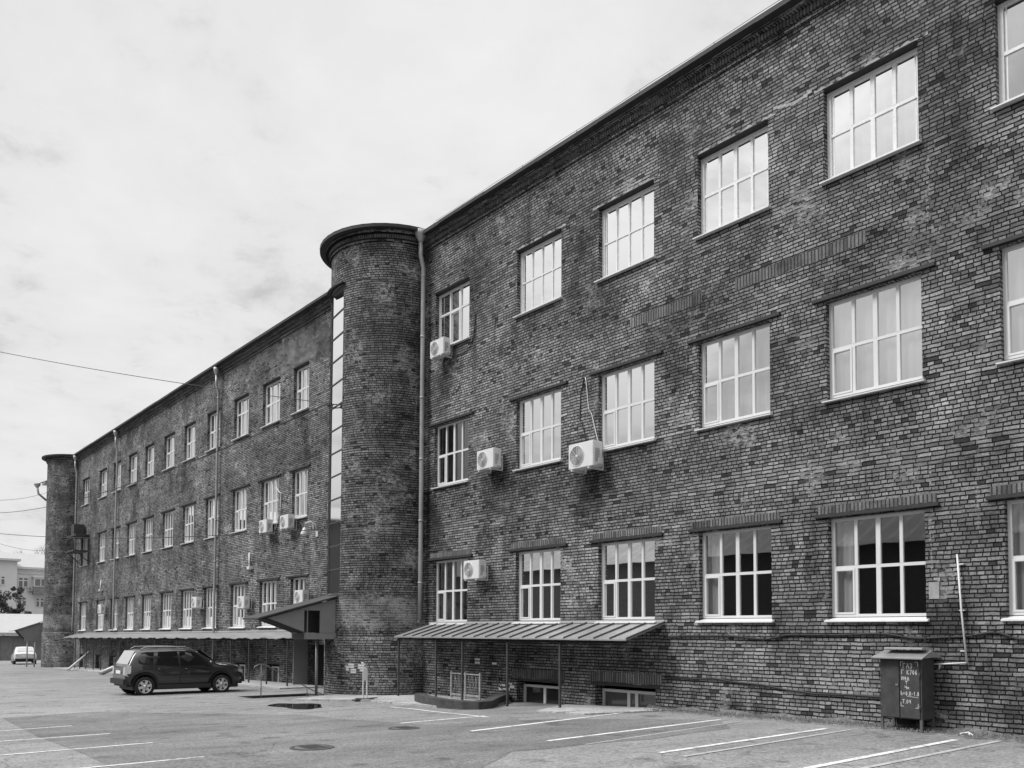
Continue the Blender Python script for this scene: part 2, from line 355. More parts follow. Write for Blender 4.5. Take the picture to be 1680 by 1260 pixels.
# light concrete paving
sheet('pavement', [(11.2, 23.9), (13.1, 25.1), (13.5, 25.3), (14.0, 23.6), (15.45, 23.0), (15.45, 18.9), (14.3, 18.0), (12.8, 17.6), (12.7, 19.4), (12.75, 22.0)], 'worn_concrete', .05, thick=.1)
sheet('pavement', [(13.2, 15.2), (14.2, 15.9), (15.46, 16.6), (15.46, 12.9), (14.12, 13.2), (13.1, 13.5)], 'worn_concrete', .03, thick=.06)
sheet('pavement', [(13.6, 30.0), (15.46, 30.0), (15.46, 68), (13.8, 68)], 'worn_concrete', .05, thick=.1)
def strip(p, q, w_, mat='road_paint', name='parking_line', curve=0):
    b = MB(); n = 8
    L = []
    for k in range(n+1):
        t_ = k/n; x = p[0]+(q[0]-p[0])*t_; y = p[1]+(q[1]-p[1])*t_+curve*math.sin(PI*t_)
        L.append((x, y))
    d = Vector((q[0]-p[0], q[1]-p[1])).normalized(); nx, ny = -d.y*w_/2, d.x*w_/2
    for k in range(n):
        a, c = L[k], L[k+1]
        b.poly([(a[0]-nx, a[1]-ny, zg(a[1])+.008), (c[0]-nx, c[1]-ny, zg(c[1])+.008), (c[0]+nx, c[1]+ny, zg(c[1])+.008), (a[0]+nx, a[1]+ny, zg(a[1])+.008)])
    return tag(b.build(name, mat), kind='structure')
RD = lambda a, y=None: a
for p, q, w_, m_ in [((9.4, 8.2), (14.21, 8.48), .10, 'road_paint'), ((9.37, 7.74), (14.4, 8.1), .08, 'faded_paint'),
        ((8.6, 6.08), (14.4, 6.3), .11, 'road_paint'), ((9.9, 5.68), (14.8, 5.8), .09, 'faded_paint'),
        ((9.22, 10.35), (14.29, 10.84), .09, 'road_paint'), ((9.33, 9.6), (14.26, 10.33), .05, 'faded_paint'),
        ((9.21, 12.37), (14.24, 13.31), .09, 'road_paint'), ((9.27, 14.8), (11.6, 15.08), .08, 'road_paint'),
        ((1.2, 14.25), (4.44, 14.57), .06, 'road_paint'), ((1.5, 19.1), (4.38, 19.68), .06, 'road_paint'),
        ((1.5, 17.0), (4.48, 17.22), .06, 'road_paint'), ((2.3, 11.95), (4.38, 12.07), .06, 'road_paint'),
        ((8.8, 24.3), (10.3, 24.3), .09, 'faded_paint'), ((8.96, 19.87), (12.01, 19.7), .08, 'faded_paint'), ((8.8, 22.0), (9.6, 22.0), .07, 'faded_paint'),
        ((11.19, 23.8), (13.1, 25.0), .10, 'road_paint'), ((13.1, 25.0), (12.72, 22.39), .10, 'road_paint'),
        ((11.98, 18.19), (11.4, 14.72), .10, 'road_paint'), ((12.01, 19.7), (11.98, 18.19), .1, 'road_paint')]:
    strip(p, q, w_, m_)
for k in range(9):
    y = 33+k*4.2; strip((8.4, y), (12.8, y+.1), .09, 'faded_paint')
pu = []
for k in range(26):
    a = 2*PI*k/26; rr = 1+.16*math.sin(3*a+1)+.1*math.sin(5*a)
    pu.append((10.4+.62*rr*math.cos(a)+.1*math.sin(a), 21.8+1.2*rr*math.sin(a)))
sheet('puddle', pu, 'puddle', .006)
# ground litter and weeds along the wall foot
def debris(name, n, x0, x1, y0, y1, r0, r1, mat, label, cat):
    b = MB()
    for k in range(n):
        y = random.uniform(y0, y1); x = x1-(x1-x0)*random.random()**1.6; r = random.uniform(r0, r1)
        z = zg(y)+.05
        pts = [Vector((x+r*math.cos(a+.3)*random.uniform(.6, 1.2), y+r*math.sin(a+.3)*random.uniform(.6, 1.2), z-.02)) for a in [0, 1.25, 2.5, 3.8, 5.]]
        tp = Vector((x, y, z+r*random.uniform(.3, .8)))
        for i in range(5): b.poly([pts[i], pts[(i+1) % 5], tp])
    return tag(b.build(name, mat), label, cat, kind='stuff')
debris('rubble', 2600, 14.75, 15.5, 1, 13.3, .006, .03, 'grit', 'crumbled mortar and grit along the foot of the brick wall', 'rubble')
fo = MB()
for k in range(60):
    y = -6+k*.33
    fo.poly([(15.5, y, zg(y)+.07+.04*math.sin(k*1.7)), (15.5, y+.33, zg(y+.33)+.07+.04*math.sin((k+1)*1.7)), (15.32+.05*math.sin((k+1)*2.3), y+.33, zg(y+.33)-.01), (15.32+.05*math.sin(k*2.3), y, zg(y)-.01)])
tag(fo.build('footing', 'grit'), kind='structure')

# ------------------------------------------------------------------ factory building
B = thing('factory_building', 'long three-storey dark brick factory with round stair towers and white framed windows', 'building', (D, 30, -1.7))
def BP(mb, name, mat, parent=None, **kw):
    o = mb.build(name, mat); o.parent = parent or B
    if parent is None: o.location = -Vector(B.location)
    return o
# windows: (left y, right y)
NEAR = [(9.14-3.2*2, 7.3-3.2*2), (5.93, 4.08), (9.15, 7.26), (12.31, 10.44), (15.49, 13.62), (18.77, 16.9), (22.89, 21.06)]
FAR = [(33.32, 31.92), (36.45, 34.65), (39.75, 38.03), (43.25, 41.57), (46.66, 44.95), (50.0, 48.2), (53.47, 51.82), (56.85, 55.14), (60.26, 58.6), (63.72, 61.9), (68.35, 66.5)]
ROWS = {'t': (10.88, 8.98), 'm': (6.56, 4.58), 'b': (2.24, .26)}
def rowz(r, y):
    a, b = ROWS[r]
    if r == 'b' and y > 20: k = (y-20)*.0068; return a-k, b-k
    return a, b
OPEN = []
for L_, R_ in NEAR+FAR:
    for r in 'tmb': a, b = rowz(r, (L_+R_)/2); OPEN.append((R_, L_, b, a, r))
BASE = [(16.93, 18.7, -2.6, -1.36), (13.6, 15.6, -2.6, -1.32)]
for y0, y1 in [(34.3, 35.6), (37.9, 39.2), (41.7, 43.2), (45.1, 46.6), (48.3, 49.9), (51.9, 53.4), (55.2, 56.8), (58.8, 60.2), (62.2, 63.6), (66.4, 68.1)]:
    BASE.append((y0, y1, zg(y0)-.3, -1.42-.0105*(y0-33)))
OPEN += [(a, b, c, d, 'u') for a, b, c, d in BASE]
DOOR = (30.0, 31.6, zg(31)-.3, -.55)
OPEN.append(DOOR+('d',))
Y0, Y1, ZB, ZT = -6., 74., -4., 12.86
# soldier strips over the openings and the floor bands
SOL = []
for y0, y1, z0, z1, r in OPEN:
    if r == 'b' and y1 < 24: SOL.append((y0-.22, y1+.22, z1+.10, z1+.26))
    if r == 'u' and y0 < 20: SOL.append((y0-.2, y1+.2, z1+.08, z1+.342))
def wall_patch(b, ya, yb, holes, sols, x=D):
    yc = sorted({ya, yb} | {v for h in holes+sols for v in h[:2] if ya < v < yb} | {v for v in [ya+2.5*k for k in range(int((yb-ya)/2.5)+1)] if ya < v < yb})
    zc = sorted({ZB, ZT} | {v for h in holes+sols for v in h[2:4]})
    for i in range(len(yc)-1):
        for j in range(len(zc)-1):
            y0, y1, z0, z1 = yc[i], yc[i+1], zc[j], zc[j+1]; cy, cz = (y0+y1)/2, (z0+z1)/2
            if any(h[0] < cy < h[1] and h[2] < cz < h[3] for h in holes): continue
            s_ = next((s for s in sols if s[0] < cy < s[1] and s[2] < cz < s[3]), None)
            P = [(x, y1, z0), (x, y0, z0), (x, y0, z1), (x, y1, z1)]
            if s_: b.poly(P, uvs=[(p[2]-s_[2], p[1]) for p in P], mi=1)
            else: b.poly(P, uvs=[(p[1], p[2]) for p in P], mi=0)
wl = MB()
segs = [4.0*k-6 for k in range(21)]
for k in range(20):
    ya, yb = segs[k], segs[k+1]
# cut the wall into spans lying between window columns, so the grids stay small
cuts = [Y0]
colsort = sorted([(R_, L_) for L_, R_ in NEAR+FAR])
for k in range(len(colsort)-1): cuts.append((colsort[k][1]+colsort[k+1][0])/2)
cuts.append(Y1); bandz = (7.46, 7.722)
for k in range(len(cuts)-1):
    ya, yb = cuts[k], cuts[k+1]
    h = [tuple((max(o[0], ya), min(o[1], yb), o[2], o[3])) for o in OPEN if o[1] > ya and o[0] < yb]
    s = [(max(o[0], ya), min(o[1], yb), o[2], o[3]) for o in SOL if o[1] > ya and o[0] < yb]
    if yb < 17:
        for p_, q_ in ((8.3, 11.3), (12.2, 14.4)):
            if p_ < yb and q_ > ya: s.append((max(p_, ya), min(q_, yb), bandz[0], bandz[1]))
    wall_patch(wl, ya, yb, h, s)
# reveals
RV = .27
for y0, y1, z0, z1, r in OPEN:
    dpt = RV if r in 'tmb' else .35
    x1 = D+dpt
    wl.poly([(D, y0, z0), (x1, y0, z0), (x1, y0, z1), (D, y0, z1)], uvs=[(0, z0), (dpt, z0), (dpt, z1), (0, z1)])
    wl.poly([(D, y1, z0), (x1, y1, z0), (x1, y1, z1), (D, y1, z1)], uvs=[(0, z0), (dpt, z0), (dpt, z1), (0, z1)])
    wl.poly([(D, y0, z1), (D, y1, z1), (x1, y1, z1), (x1, y0, z1)]); wl.poly([(D, y0, z0), (D, y1, z0), (x1, y1, z0), (x1, y0, z0)])
XB = D+13
for P in ([(D, Y0, ZB), (XB, Y0, ZB), (XB, Y0, ZT), (D, Y0, ZT)], [(D, Y1, ZB), (XB, Y1, ZB), (XB, Y1, ZT), (D, Y1, ZT)], [(XB, Y0, ZB), (XB, Y1, ZB), (XB, Y1, ZT), (XB, Y0, ZT)]):
    wl.poly(P)
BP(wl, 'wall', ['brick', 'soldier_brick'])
fl = MB()
for z in (-.6, 3.5, 7.75): fl.box(D+.45, XB-.1, Y0+.1, Y1-.1, z-.2, z)
fl.box(D+5.5, D+5.6, Y0+.1, Y1-.1, -3, ZT-.3)
BP(fl, 'floor_slab', 'slab')
# roof and cornice
rf = MB(); rf.poly([(D-.38, Y0, 12.955), (D-.38, Y1, 12.955), (D+6.5, Y1, 14.2), (D+6.5, Y0, 14.2)]); rf.poly([(XB+.4, Y0, 12.93), (XB+.4, Y1, 12.93), (D+6.5, Y1, 14.2), (D+6.5, Y0, 14.2)])
BP(rf, 'roof', 'roof_tin')
PROF = [(.05, 12.50, 12.58, 0), (.10, 12.60, 12.725, 1), (.20, 12.745, 12.83, 0)]   # out, z0, z1, material
co = MB()
for out_, z0, z1, mi in PROF:
    x = D-out_
    P = [(x, Y1, z0), (x, Y0, z0), (x, Y0, z1), (x, Y1, z1)]
    n = 40
    co.poly(P, uvs=[((p[2]-z0)+.13*0, p[1]) if mi else (p[1], p[2]) for p in P], mi=mi)
    co.poly([(x, Y0, z0), (x, Y1, z0), (D+.02, Y1, z0), (D+.02, Y0, z0)], mi=0); co.poly([(x, Y0, z1), (x, Y1, z1), (D+.02, Y1, z1), (D+.02, Y0, z1)], mi=0)
BP(co, 'cornice', ['brick', 'soldier_brick'])
ed = MB(); yy = Y0; k = 0
while yy < Y1:
    y2 = min(Y1, yy+2.35); dz = random.uniform(-.012, .012); ed.box(D-.40+random.uniform(-.01, .01), D+.02, yy+.004, y2, 12.835+dz, 12.935+dz); yy = y2
BP(ed, 'roof_edge', 'lintel_iron')
wr = MB()
wr.tube([(D-.3, y, 13.06+.012*math.sin(y*2)) for y in [Y0+1.5*k for k in range(20)]], .006, 5)
for k in range(14): wr.tube([(D-.3, Y0+2.2*k, 12.9), (D-.3, Y0+2.2*k, 13.07)], .008, 5)
BP(wr, 'lightning_wire', 'dark_iron')

# ---- windows
def frame_mesh(w_, h_, kind):
    """frame in local coords: y from 0 (right) to w_ (left), z from 0 to h_, x 0 outwards"""
    b = MB(); FT = {'wood': .075, 'pvc': .055}.get('wood' if kind.startswith('wood') else 'pvc')
    def bar(y0, y1, z0, z1, x0=0., x1=.07): b.box(x0, x1, y0, y1, z0, z1)
    bar(0, FT, 0, h_); bar(w_-FT*1.15, w_, 0, h_); bar(FT, w_-FT*1.15, 0, FT); bar(FT, w_-FT*1.15, h_-FT, h_)
    iw = w_-FT*2.15
    if kind == 'three_high': cs, split = (1/3, 2/3), .62
    elif kind == 'three': cs, split = (.34, .67), .5
    else: cs, split = (.25, .5, .75), .5
    m1 = .016 if kind == 'wood_thin' else .03
    zs = FT+(h_-2*FT)*split
    bar(FT, w_-FT*1.15, zs-m1, zs+m1, .006, .064)
    for i, c in enumerate(cs):
        y = FT+iw*(1-c); th = m1*(1.45 if abs(c-.5) < .01 and kind != 'wood_thin' else 1.)
        bar(y-th, y+th, FT, zs-m1, .003, .067); bar(y-th, y+th, zs+m1, h_-FT, .003, .067)
    if kind in ('pvc4', 'three_high', 'three'):          # opening casement low left
        ya, yb = FT+iw*(1-cs[0])+m1, w_-FT*1.15; c_ = .035
        if kind == 'three_high': ya, yb = FT+iw*(1-cs[1])+m1, FT+iw*(1-cs[0])-m1
        for q in ((ya, ya+c_, FT, zs-m1), (yb-c_, yb, FT, zs-m1), (ya+c_, yb-c_, FT, FT+c_), (ya+c_, yb-c_, zs-m1-c_, zs-m1)): bar(*q, -.012, .05)
    if kind.startswith('wood'):                          # inner sash line
        for i in range(len(cs)+1):
            a = 1-(cs+(1.,))[i]; c0 = 1-((0.,)+cs)[i]
            ya, yb = FT+iw*a+.03, FT+iw*c0-.03
            for za, zb in ((FT, zs-m1), (zs+m1, h_-FT)):
                for q in ((ya, ya+.022, za, zb), (yb-.022, yb, za, zb)): bar(*q, .03, .06)
    return b
def window(i, L_, R_, r, z1, z0):
    near = L_ < 24; w_ = L_-R_; h_ = z1-z0-.06-(.03 if r == 't' else 0)
    if near and r == 't': kind = 'three_high' if abs(R_-21.06) < .1 else ('wood_thin' if R_ > 13 else 'wood')
    elif near: kind = 'pvc4'
    else:
        if R_ < 33 and R_ > 30: kind = 'three'
        elif abs(R_-38.03) < .1 and r == 't': kind = 'three_high'
        else: kind = 'pvc4' if i % 3 else 'three'
    fr = frame_mesh(w_, h_, kind).build('window', 'old_wood' if kind.startswith('wood') else 'white_pvc'); fr.parent = B
    X = D+(.13 if r == 't' else .12); fr.location = Vector((X, R_, z0+.06))-Vector(B.location)
    # glazing sheet inside
    p = MB(); p.poly([(.034, .03, .03), (.034, w_-.03, .03), (.034, w_-.03, h_-.03), (.034, .03, h_-.03)])
    if near: gm = {'t': 'pane_bright', 'm': 'pane_bright' if R_ < 17 else 'pane_mid', 'b': 'pane_blinds' if R_ > 16 else 'pane_dark'}[r]
    else: gm = {'t': 'pane_bright', 'm': 'pane_mid', 'b': 'pane_blinds'}[r]
    if kind == 'three_high' and near: gm = 'pane_blinds'
    if near and abs(R_-21.06) < .1 and r == 'm': gm = 'pane_dark'
    p.build('pane', gm, fr)
    # sill: sloping sheet metal
    s = MB(); o_ = -.21 if r != 't' else -.24
    a, e = -.06, w_+.06
    s.poly([(o_, a, -.075), (o_, e, -.075), (.04, e, -.004), (.04, a, -.004)]); s.poly([(o_, a, -.075), (o_, e, -.075), (o_, e, -.10), (o_, a, -.10)])
    s.poly([(o_, e, -.075), (.0, e, -.01), (.0, e, -.10), (o_, e, -.10)]); s.poly([(o_, a, -.075), (.0, a, -.01), (.0, a, -.10), (o_, a, -.10)]); s.poly([(o_, a, -.1), (o_, e, -.1), (.0, e, -.10), (.0, a, -.10)])
    s.build('sill', 'white_pvc' if (r == 'b' or not near) else 'white_metal', fr)
    # lintel: iron angle running past the opening
    l = MB(); ext = .27 if r != 't' else .02
    if r == 't':
        l.box(-.19, .05, .01, w_-.01, h_+.012, h_+.028); l.build('lintel', 'lintel_iron', fr)
    else:
        l.box(-.185, .04, -ext, w_+ext, h_+.03, h_+.095)
        l.build('lintel', 'lintel_iron', fr)
    # curtain / blinds behind the glass
    cm = None
    if near:
        if r == 't': cm = 'paper_screen' if kind == 'wood' else 'sheer_curtain'
        elif r == 'm': cm = {0: 'paper_screen'}.get(0 if R_ < 12 else 1, 'sheer_curtain')
        else: cm = 'slat_blind' if R_ > 16 else None
        if kind == 'three_high' or (abs(R_-21.06) < .1 and r == 'm'): cm = 'slat_blind'
    else: cm = random.choice(['sheer_curtain', 'sheer_curtain', 'slat_blind', 'paper_screen'])
    if cm:
        c = MB(); n = 44; cov = 1. if (near and cm != 'slat_blind') else random.choice([1., .8, .65])
        def cx(y): return .16+.022*math.sin(y*31+i)+.012*math.sin(y*57)
        for k in range(n):
            ya, yb = w_*cov*k/n, w_*cov*(k+1)/n
            c.poly([(cx(ya), ya, -.05), (cx(yb), yb, -.05), (cx(yb), yb, h_+.05), (cx(ya), ya, h_+.05)], sm=True)
        c.build('curtain', cm, fr)
    if near and r == 'b' and not cm:
        c = MB(); n = 16; ya0 = w_*.76
        for k in range(n):
            ya, yb = ya0+w_*.24*k/n, ya0+w_*.24*(k+1)/n
            c.poly([(.15+.02*math.sin(ya*40), ya, -.05), (.15+.02*math.sin(yb*40), yb, -.05), (.15+.02*math.sin(yb*40), yb, h_+.05), (.15+.02*math.sin(ya*40), ya, h_+.05)], sm=True)
        c.build('curtain', 'sheer_curtain', fr)
    return fr
i = 0
for L_, R_ in NEAR+FAR:
    for r in 'tmb':
        a, b = rowz(r, (L_+R_)/2); window(i, L_, R_, r, a, b); i += 1
for k, (y0, y1, z0, z1) in enumerate(BASE):
    w_, h_ = y1-y0, z1-z0-.1; b = MB()
    cs = (.5,) if k == 0 else ((.42, .55) if k == 1 else (.5,))
    zb0 = zg(y0)-.1-z0 if k > 1 else 0
    T = .07
    b.box(0, .08, 0, T, 0, h_); b.box(0, .08, w_-T, w_, 0, h_); b.box(0, .08, T, w_-T, h_-T, h_); b.box(0, .08, T, w_-T, 0, T)
    for c in cs: b.box(.002, .078, w_*c-.045, w_*c+.045, T, h_-T)
    fr = b.build('basement_window', 'plate_white' if k < 1 else 'white_pvc' if k < 3 else 'old_wood', B); fr.location = Vector((D+.26, y0, z0))-Vector(B.location)
    p = MB(); p.poly([(.04, .02, .02), (.04, w_-.02, .02), (.04, w_-.02, h_-.02), (.04, .02, h_-.02)]); p.build('pane', 'basement_glass' if k == 0 else 'far_glass', fr)
    l = MB(); l.box(-.262, .05, -.15, w_+.15, h_+.1, h_+.17); l.build('lintel', 'lintel_iron', fr)
# door into the tower corner
d = MB(); d.box(0, .05, 0, 1.6, 0, 2.0); o = d.build('door', 'dark_hole', B); o.location = Vector((D+.3, 30.0, zg(31)))-Vector(B.location)
d = MB(); d.box(0, .6, 0, .05, 0, 1.75); o = d.build('door_leaf', 'grey_panel', B); o.location = Vector((D-.62, 31.62, zg(31)+.06))-Vector(B.location)

# ---- stair towers
def tower(xc, yc, rad, ztop, a0, a1, strip_z=None):
    b = MB(); n = 96; zs = [-4., -.24] + [-.24+ (ztop+.24)*k/8 for k in range(1, 9)]
    def pt(a, r, z): return (xc-r*math.cos(a), yc+r*math.sin(a), z)
    A0, A1 = -PI/2-.3, PI/2+.3
    cutsA = sorted({A0, A1} | {A0+(A1-A0)*k/n for k in range(n+1)} | ({a0, a1} if strip_z else set()))
    zc = sorted(set([-4., -.24, ztop]) | ({strip_z[0], strip_z[1]} if strip_z else set()))
    for i in range(len(cutsA)-1):
        for j in range(len(zc)-1):
            u0, u1, z0, z1 = cutsA[i], cutsA[i+1], zc[j], zc[j+1]; cu = (u0+u1)/2; cz = (z0+z1)/2
            if strip_z and a0 < cu < a1 and strip_z[0] < cz < strip_z[1]: continue
            r = rad+.06 if z1 <= -.23 else rad
            b.poly([pt(u0, r, z0), pt(u1, r, z0), pt(u1, r, z1), pt(u0, r, z1)], uvs=[(u0*rad, z0), (u1*rad, z0), (u1*rad, z1), (u0*rad, z1)], sm=True)
    for i in range(len(cutsA)-1):
        u0, u1 = cutsA[i], cutsA[i+1]; b.poly([pt(u0, rad+.06, -.24), pt(u1, rad+.06, -.24), pt(u1, rad-.01, -.20), pt(u0, rad-.01, -.20)], uvs=[(u0*rad, 0), (u1*rad, 0), (u1*rad, .07), (u0*rad, .07)])
    if strip_z:
        for a in (a0, a1): b.poly([pt(a, rad, strip_z[0]), pt(a, rad-.25, strip_z[0]), pt(a, rad-.25, strip_z[1]), pt(a, rad, strip_z[1])], uvs=[(0, strip_z[0]), (.25, strip_z[0]), (.25, strip_z[1]), (0, strip_z[1])])
        for z in strip_z:
            m_ = 10
            for k in range(m_):
                u0 = a0+(a1-a0)*k/m_; u1 = a0+(a1-a0)*(k+1)/m_; b.poly([pt(u0, rad, z), pt(u1, rad, z), pt(u1, rad-.25, z), pt(u0, rad-.25, z)], uvs=[(0, 0), (.1, 0), (.1, .2), (0, .2)])
    tw = BP(b, 'stair_tower', 'tower_brick')
    # cornice rings
    def ring(b, r0, r1, z0, z1, mi=0, rot=False):
        for i in range(n):
            u0 = A0+(A1-A0)*i/n; u1 = A0+(A1-A0)*(i+1)/n
            uvq = [(0, u0*rad), (0, u1*rad), (z1-z0, u1*rad), (z1-z0, u0*rad)] if rot else [(u0*rad, z0), (u1*rad, z0), (u1*rad, z1), (u0*rad, z1)]
            b.poly([pt(u0, r1, z0), pt(u1, r1, z0), pt(u1, r1, z1), pt(u0, r1, z1)], uvs=uvq, mi=mi)
            b.poly([pt(u0, r0, z0), pt(u1, r0, z0), pt(u1, r1, z0), pt(u0, r1, z0)], uvs=[(0, 0)]*4, mi=mi)
            b.poly([pt(u0, r0, z1), pt(u1, r0, z1), pt(u1, r1, z1), pt(u0, r1, z1)], uvs=[(0, 0)]*4, mi=mi)
    c = MB(); dz = ztop-12.86
    for out_, z0, z1, mi in PROF: ring(c, rad-.02, rad+out_, z0+dz, z1+dz, mi, rot=bool(mi))
    o = c.build('cornice', ['tower_brick', 'soldier_brick'], tw)
    e = MB(); ring(e, rad-.02, rad+.40, 12.835+dz, 12.93+dz); e.build('roof_edge', 'lintel_iron', tw)
    r_ = MB(); z = 12.935+dz
    for i in range(24):
        u0 = A0+(A1-A0)*i/24; u1 = A0+(A1-A0)*(i+1)/24
        r_.poly([pt(u0, rad+.41, z), pt(u1, rad+.41, z), (xc+.6, yc, z+1.05)])
    r_.build('tower_roof', 'light_tin', tw)
    if strip_z:
        g = MB(); f = MB(); rg = rad-.05
        P0, P1 = Vector(pt(a0, rg, 0)), Vector(pt(a1, rg, 0)); z0, z1 = strip_z; nseg = 13
        dv = (P1-P0).normalized(); nv = Vector((dv.y, -dv.x, 0))
        if nv.x > 0: nv = -nv
        g.poly([P0+Vector((0, 0, z0)), P1+Vector((0, 0, z0)), P1+Vector((0, 0, z1)), P0+Vector((0, 0, z1))])
        def bar(p, q, za, zb, t_=.03):
            a_, c_ = p-nv*.02, q-nv*.02; a2, c2 = p+nv*t_, q+nv*t_
            V = [a_, c_, c2, a2]; lo = [v+Vector((0, 0, za)) for v in V]; hi = [v+Vector((0, 0, zb)) for v in V]
            f.poly(lo); f.poly(hi)
            for k in range(4): f.poly([lo[k], lo[(k+1) % 4], hi[(k+1) % 4], hi[k]])
        bar(P0, P0+dv*.05, z0, z1); bar(P1-dv*.05, P1, z0, z1)
        for k in range(nseg+1):
            z = z0+(z1-z0)*k/nseg; bar(P0+dv*.05, P1-dv*.05, z-.02, z+.02, .025)
        so_ = f.build('strip_window', 'dark_iron', tw); g.build('pane', 'strip_glass', so_)
        # hood over the strip
        hd = MB()
        for k in range(8):
            u0 = a0-.04+(a1-a0+.08)*k/8; u1 = a0-.04+(a1-a0+.08)*(k+1)/8
            hd.poly([pt(u0, rad-.1, z1+.05), pt(u1, rad-.1, z1+.05), pt(u1, rad+.16, z1), pt(u0, rad+.16, z1)]); hd.poly([pt(u0, rad+.16, z1), pt(u1, rad+.16, z1), pt(u1, rad+.16, z1-.04), pt(u0, rad+.16, z1-.04)])
        hd.build('hood', 'lintel_iron', so_)
    return tw
glass('strip_glass', .36, .3, .05)
tower(15.5, 25.6, 2.07, 12.98, R(-9.5), R(27.5), (1.25, 11.45))
tower(16.0, 72.0, 2.12, 12.86, R(-1), R(1))

# ---- downpipes
def downpipe(y, z0, x=D-.16, ztop=12.72, kink=.26, r=.055, label=None, shoe=True, head=True):
    b = MB()
    if head: b.lathe((x-.12, y, ztop-.30), (0, 0, 1), [(0, r*1.1), (.22, r*2.6), (.36, r*2.9), (.36, r*2.5)], 12)
    pts = [(x-.12, y, ztop-.3), (x-.12, y, ztop-.75), (x, y+.02, ztop-1.15)]
    zz_ = ztop-1.15
    while zz_ > z0+2.: zz_ -= 2.; pts.append((x, y+.02, zz_))
    pts.append((x, y+.02, z0+.25))
    if shoe: pts.append((x-.16, y+.02, z0+.05))
    b.tube(pts, r, 10)
    for k in range(int((ztop-z0)/2)):
        z = ztop-1.4-2*k
        if z < z0: break
        b.tube([(x, y+.02, z-.03), (x, y+.02, z+.03)], r+.014, 10); b.tube([(x, y+.02, z), (D+.02, y+.02, z)], .012, 5)
    o = BP(b, 'drainpipe', 'pipe_metal')
    if label: o['label'] = label
    return o
downpipe(23.28, .12, x=D-.22, r=.075, label='drainpipe at the corner between round tower and near wall', ztop=12.95)
downpipe(41.4, zg(41)+.1, r=.055, label='middle drainpipe of the far wall')
downpipe(58.9, -.2, r=.06, label='drainpipe of the far wall nearer the far tower')
downpipe(69.4, -.3, r=.06, x=D-.2, label='drainpipe beside the far round tower')

# wall marks that have a shape of their own: plaster patches over the top lintels
pl = MB()
for L_, R_ in NEAR[2:6]:
    z = 10.9; n = 36; e = .2
    for k in range(n):
        ya = R_-e+(L_-R_+2*e)*k/n; yb = R_-e+(L_-R_+2*e)*(k+1)/n
        hh = lambda q: .035+.02*math.sin(q*2.1+R_)+.025*math.sin(q*.7+R_*3)+.012*math.sin(q*5.3); h0 = hh(k); h1 = hh(k+1)
        pl.poly([(D-.012, ya, z), (D-.012, yb, z), (D-.012, yb, z+h1), (D-.012, ya, z+h0)]); pl.poly([(D-.012, ya, z), (D-.012, yb, z), (D+.02, yb, z), (D+.02, ya, z)])
        pl.poly([(D-.012, ya, z+h0), (D-.012, yb, z+h1), (D+.01, yb, z+h1+.01), (D+.01, ya, z+h0+.01)])
for k in range(9):   # the pale run between windows five and six
    ya, yb = 9.4+.1*k, 9.5+.1*k; z = 11.0-.06*math.sin(k*.5); pl.poly([(D-.01, ya, z-.04-.02*math.sin(k*2)), (D-.01, yb, z-.04), (D-.01, yb, z+.03), (D-.01, ya, z+.03)])
BP(pl, 'plaster_patch', 'brick_plaster')
mk = MB()      # whitewashed bricks low on the tower and the corner
for a, z, w_ in [(-29, -1.18, .22), (-24, -1.26, .13), (-31, -1.34, .2), (-36, -1.2, .12), (-40, -1.28, .2), (-42, -1.42, .14), (-38, -1.12, .08)]:
    aa = R(a); rr = 2.07+.066
    for s_ in range(2):
        a1_, a2_ = aa, aa+w_/2.07
        z0, z1 = z+s_*.0775, z+s_*.0775+.06
        mk.poly([(15.5-rr*math.cos(a1_), 25.6+rr*math.sin(a1_), z0), (15.5-rr*math.cos(a2_), 25.6+rr*math.sin(a2_), z0), (15.5-rr*math.cos(a2_), 25.6+rr*math.sin(a2_), z1), (15.5-rr*math.cos(a1_), 25.6+rr*math.sin(a1_), z1)])
for y, z, w_ in [(20.4, -.95, .25), (20.4, -.85, .25), (19.6, -.95, .22), (18.9, -1.5, .25), (19.2, -1.55, .25), (19.0, -1.65, .3), (19.3, -1.66, .2), (18.8, -1.58, .2)]:
    mk.poly([(D-.004, y, z), (D-.004, y+w_, z), (D-.004, y+w_, z+.062), (D-.004, y, z+.062)])
BP(mk, 'whitewashed_bricks', 'white_plaster')

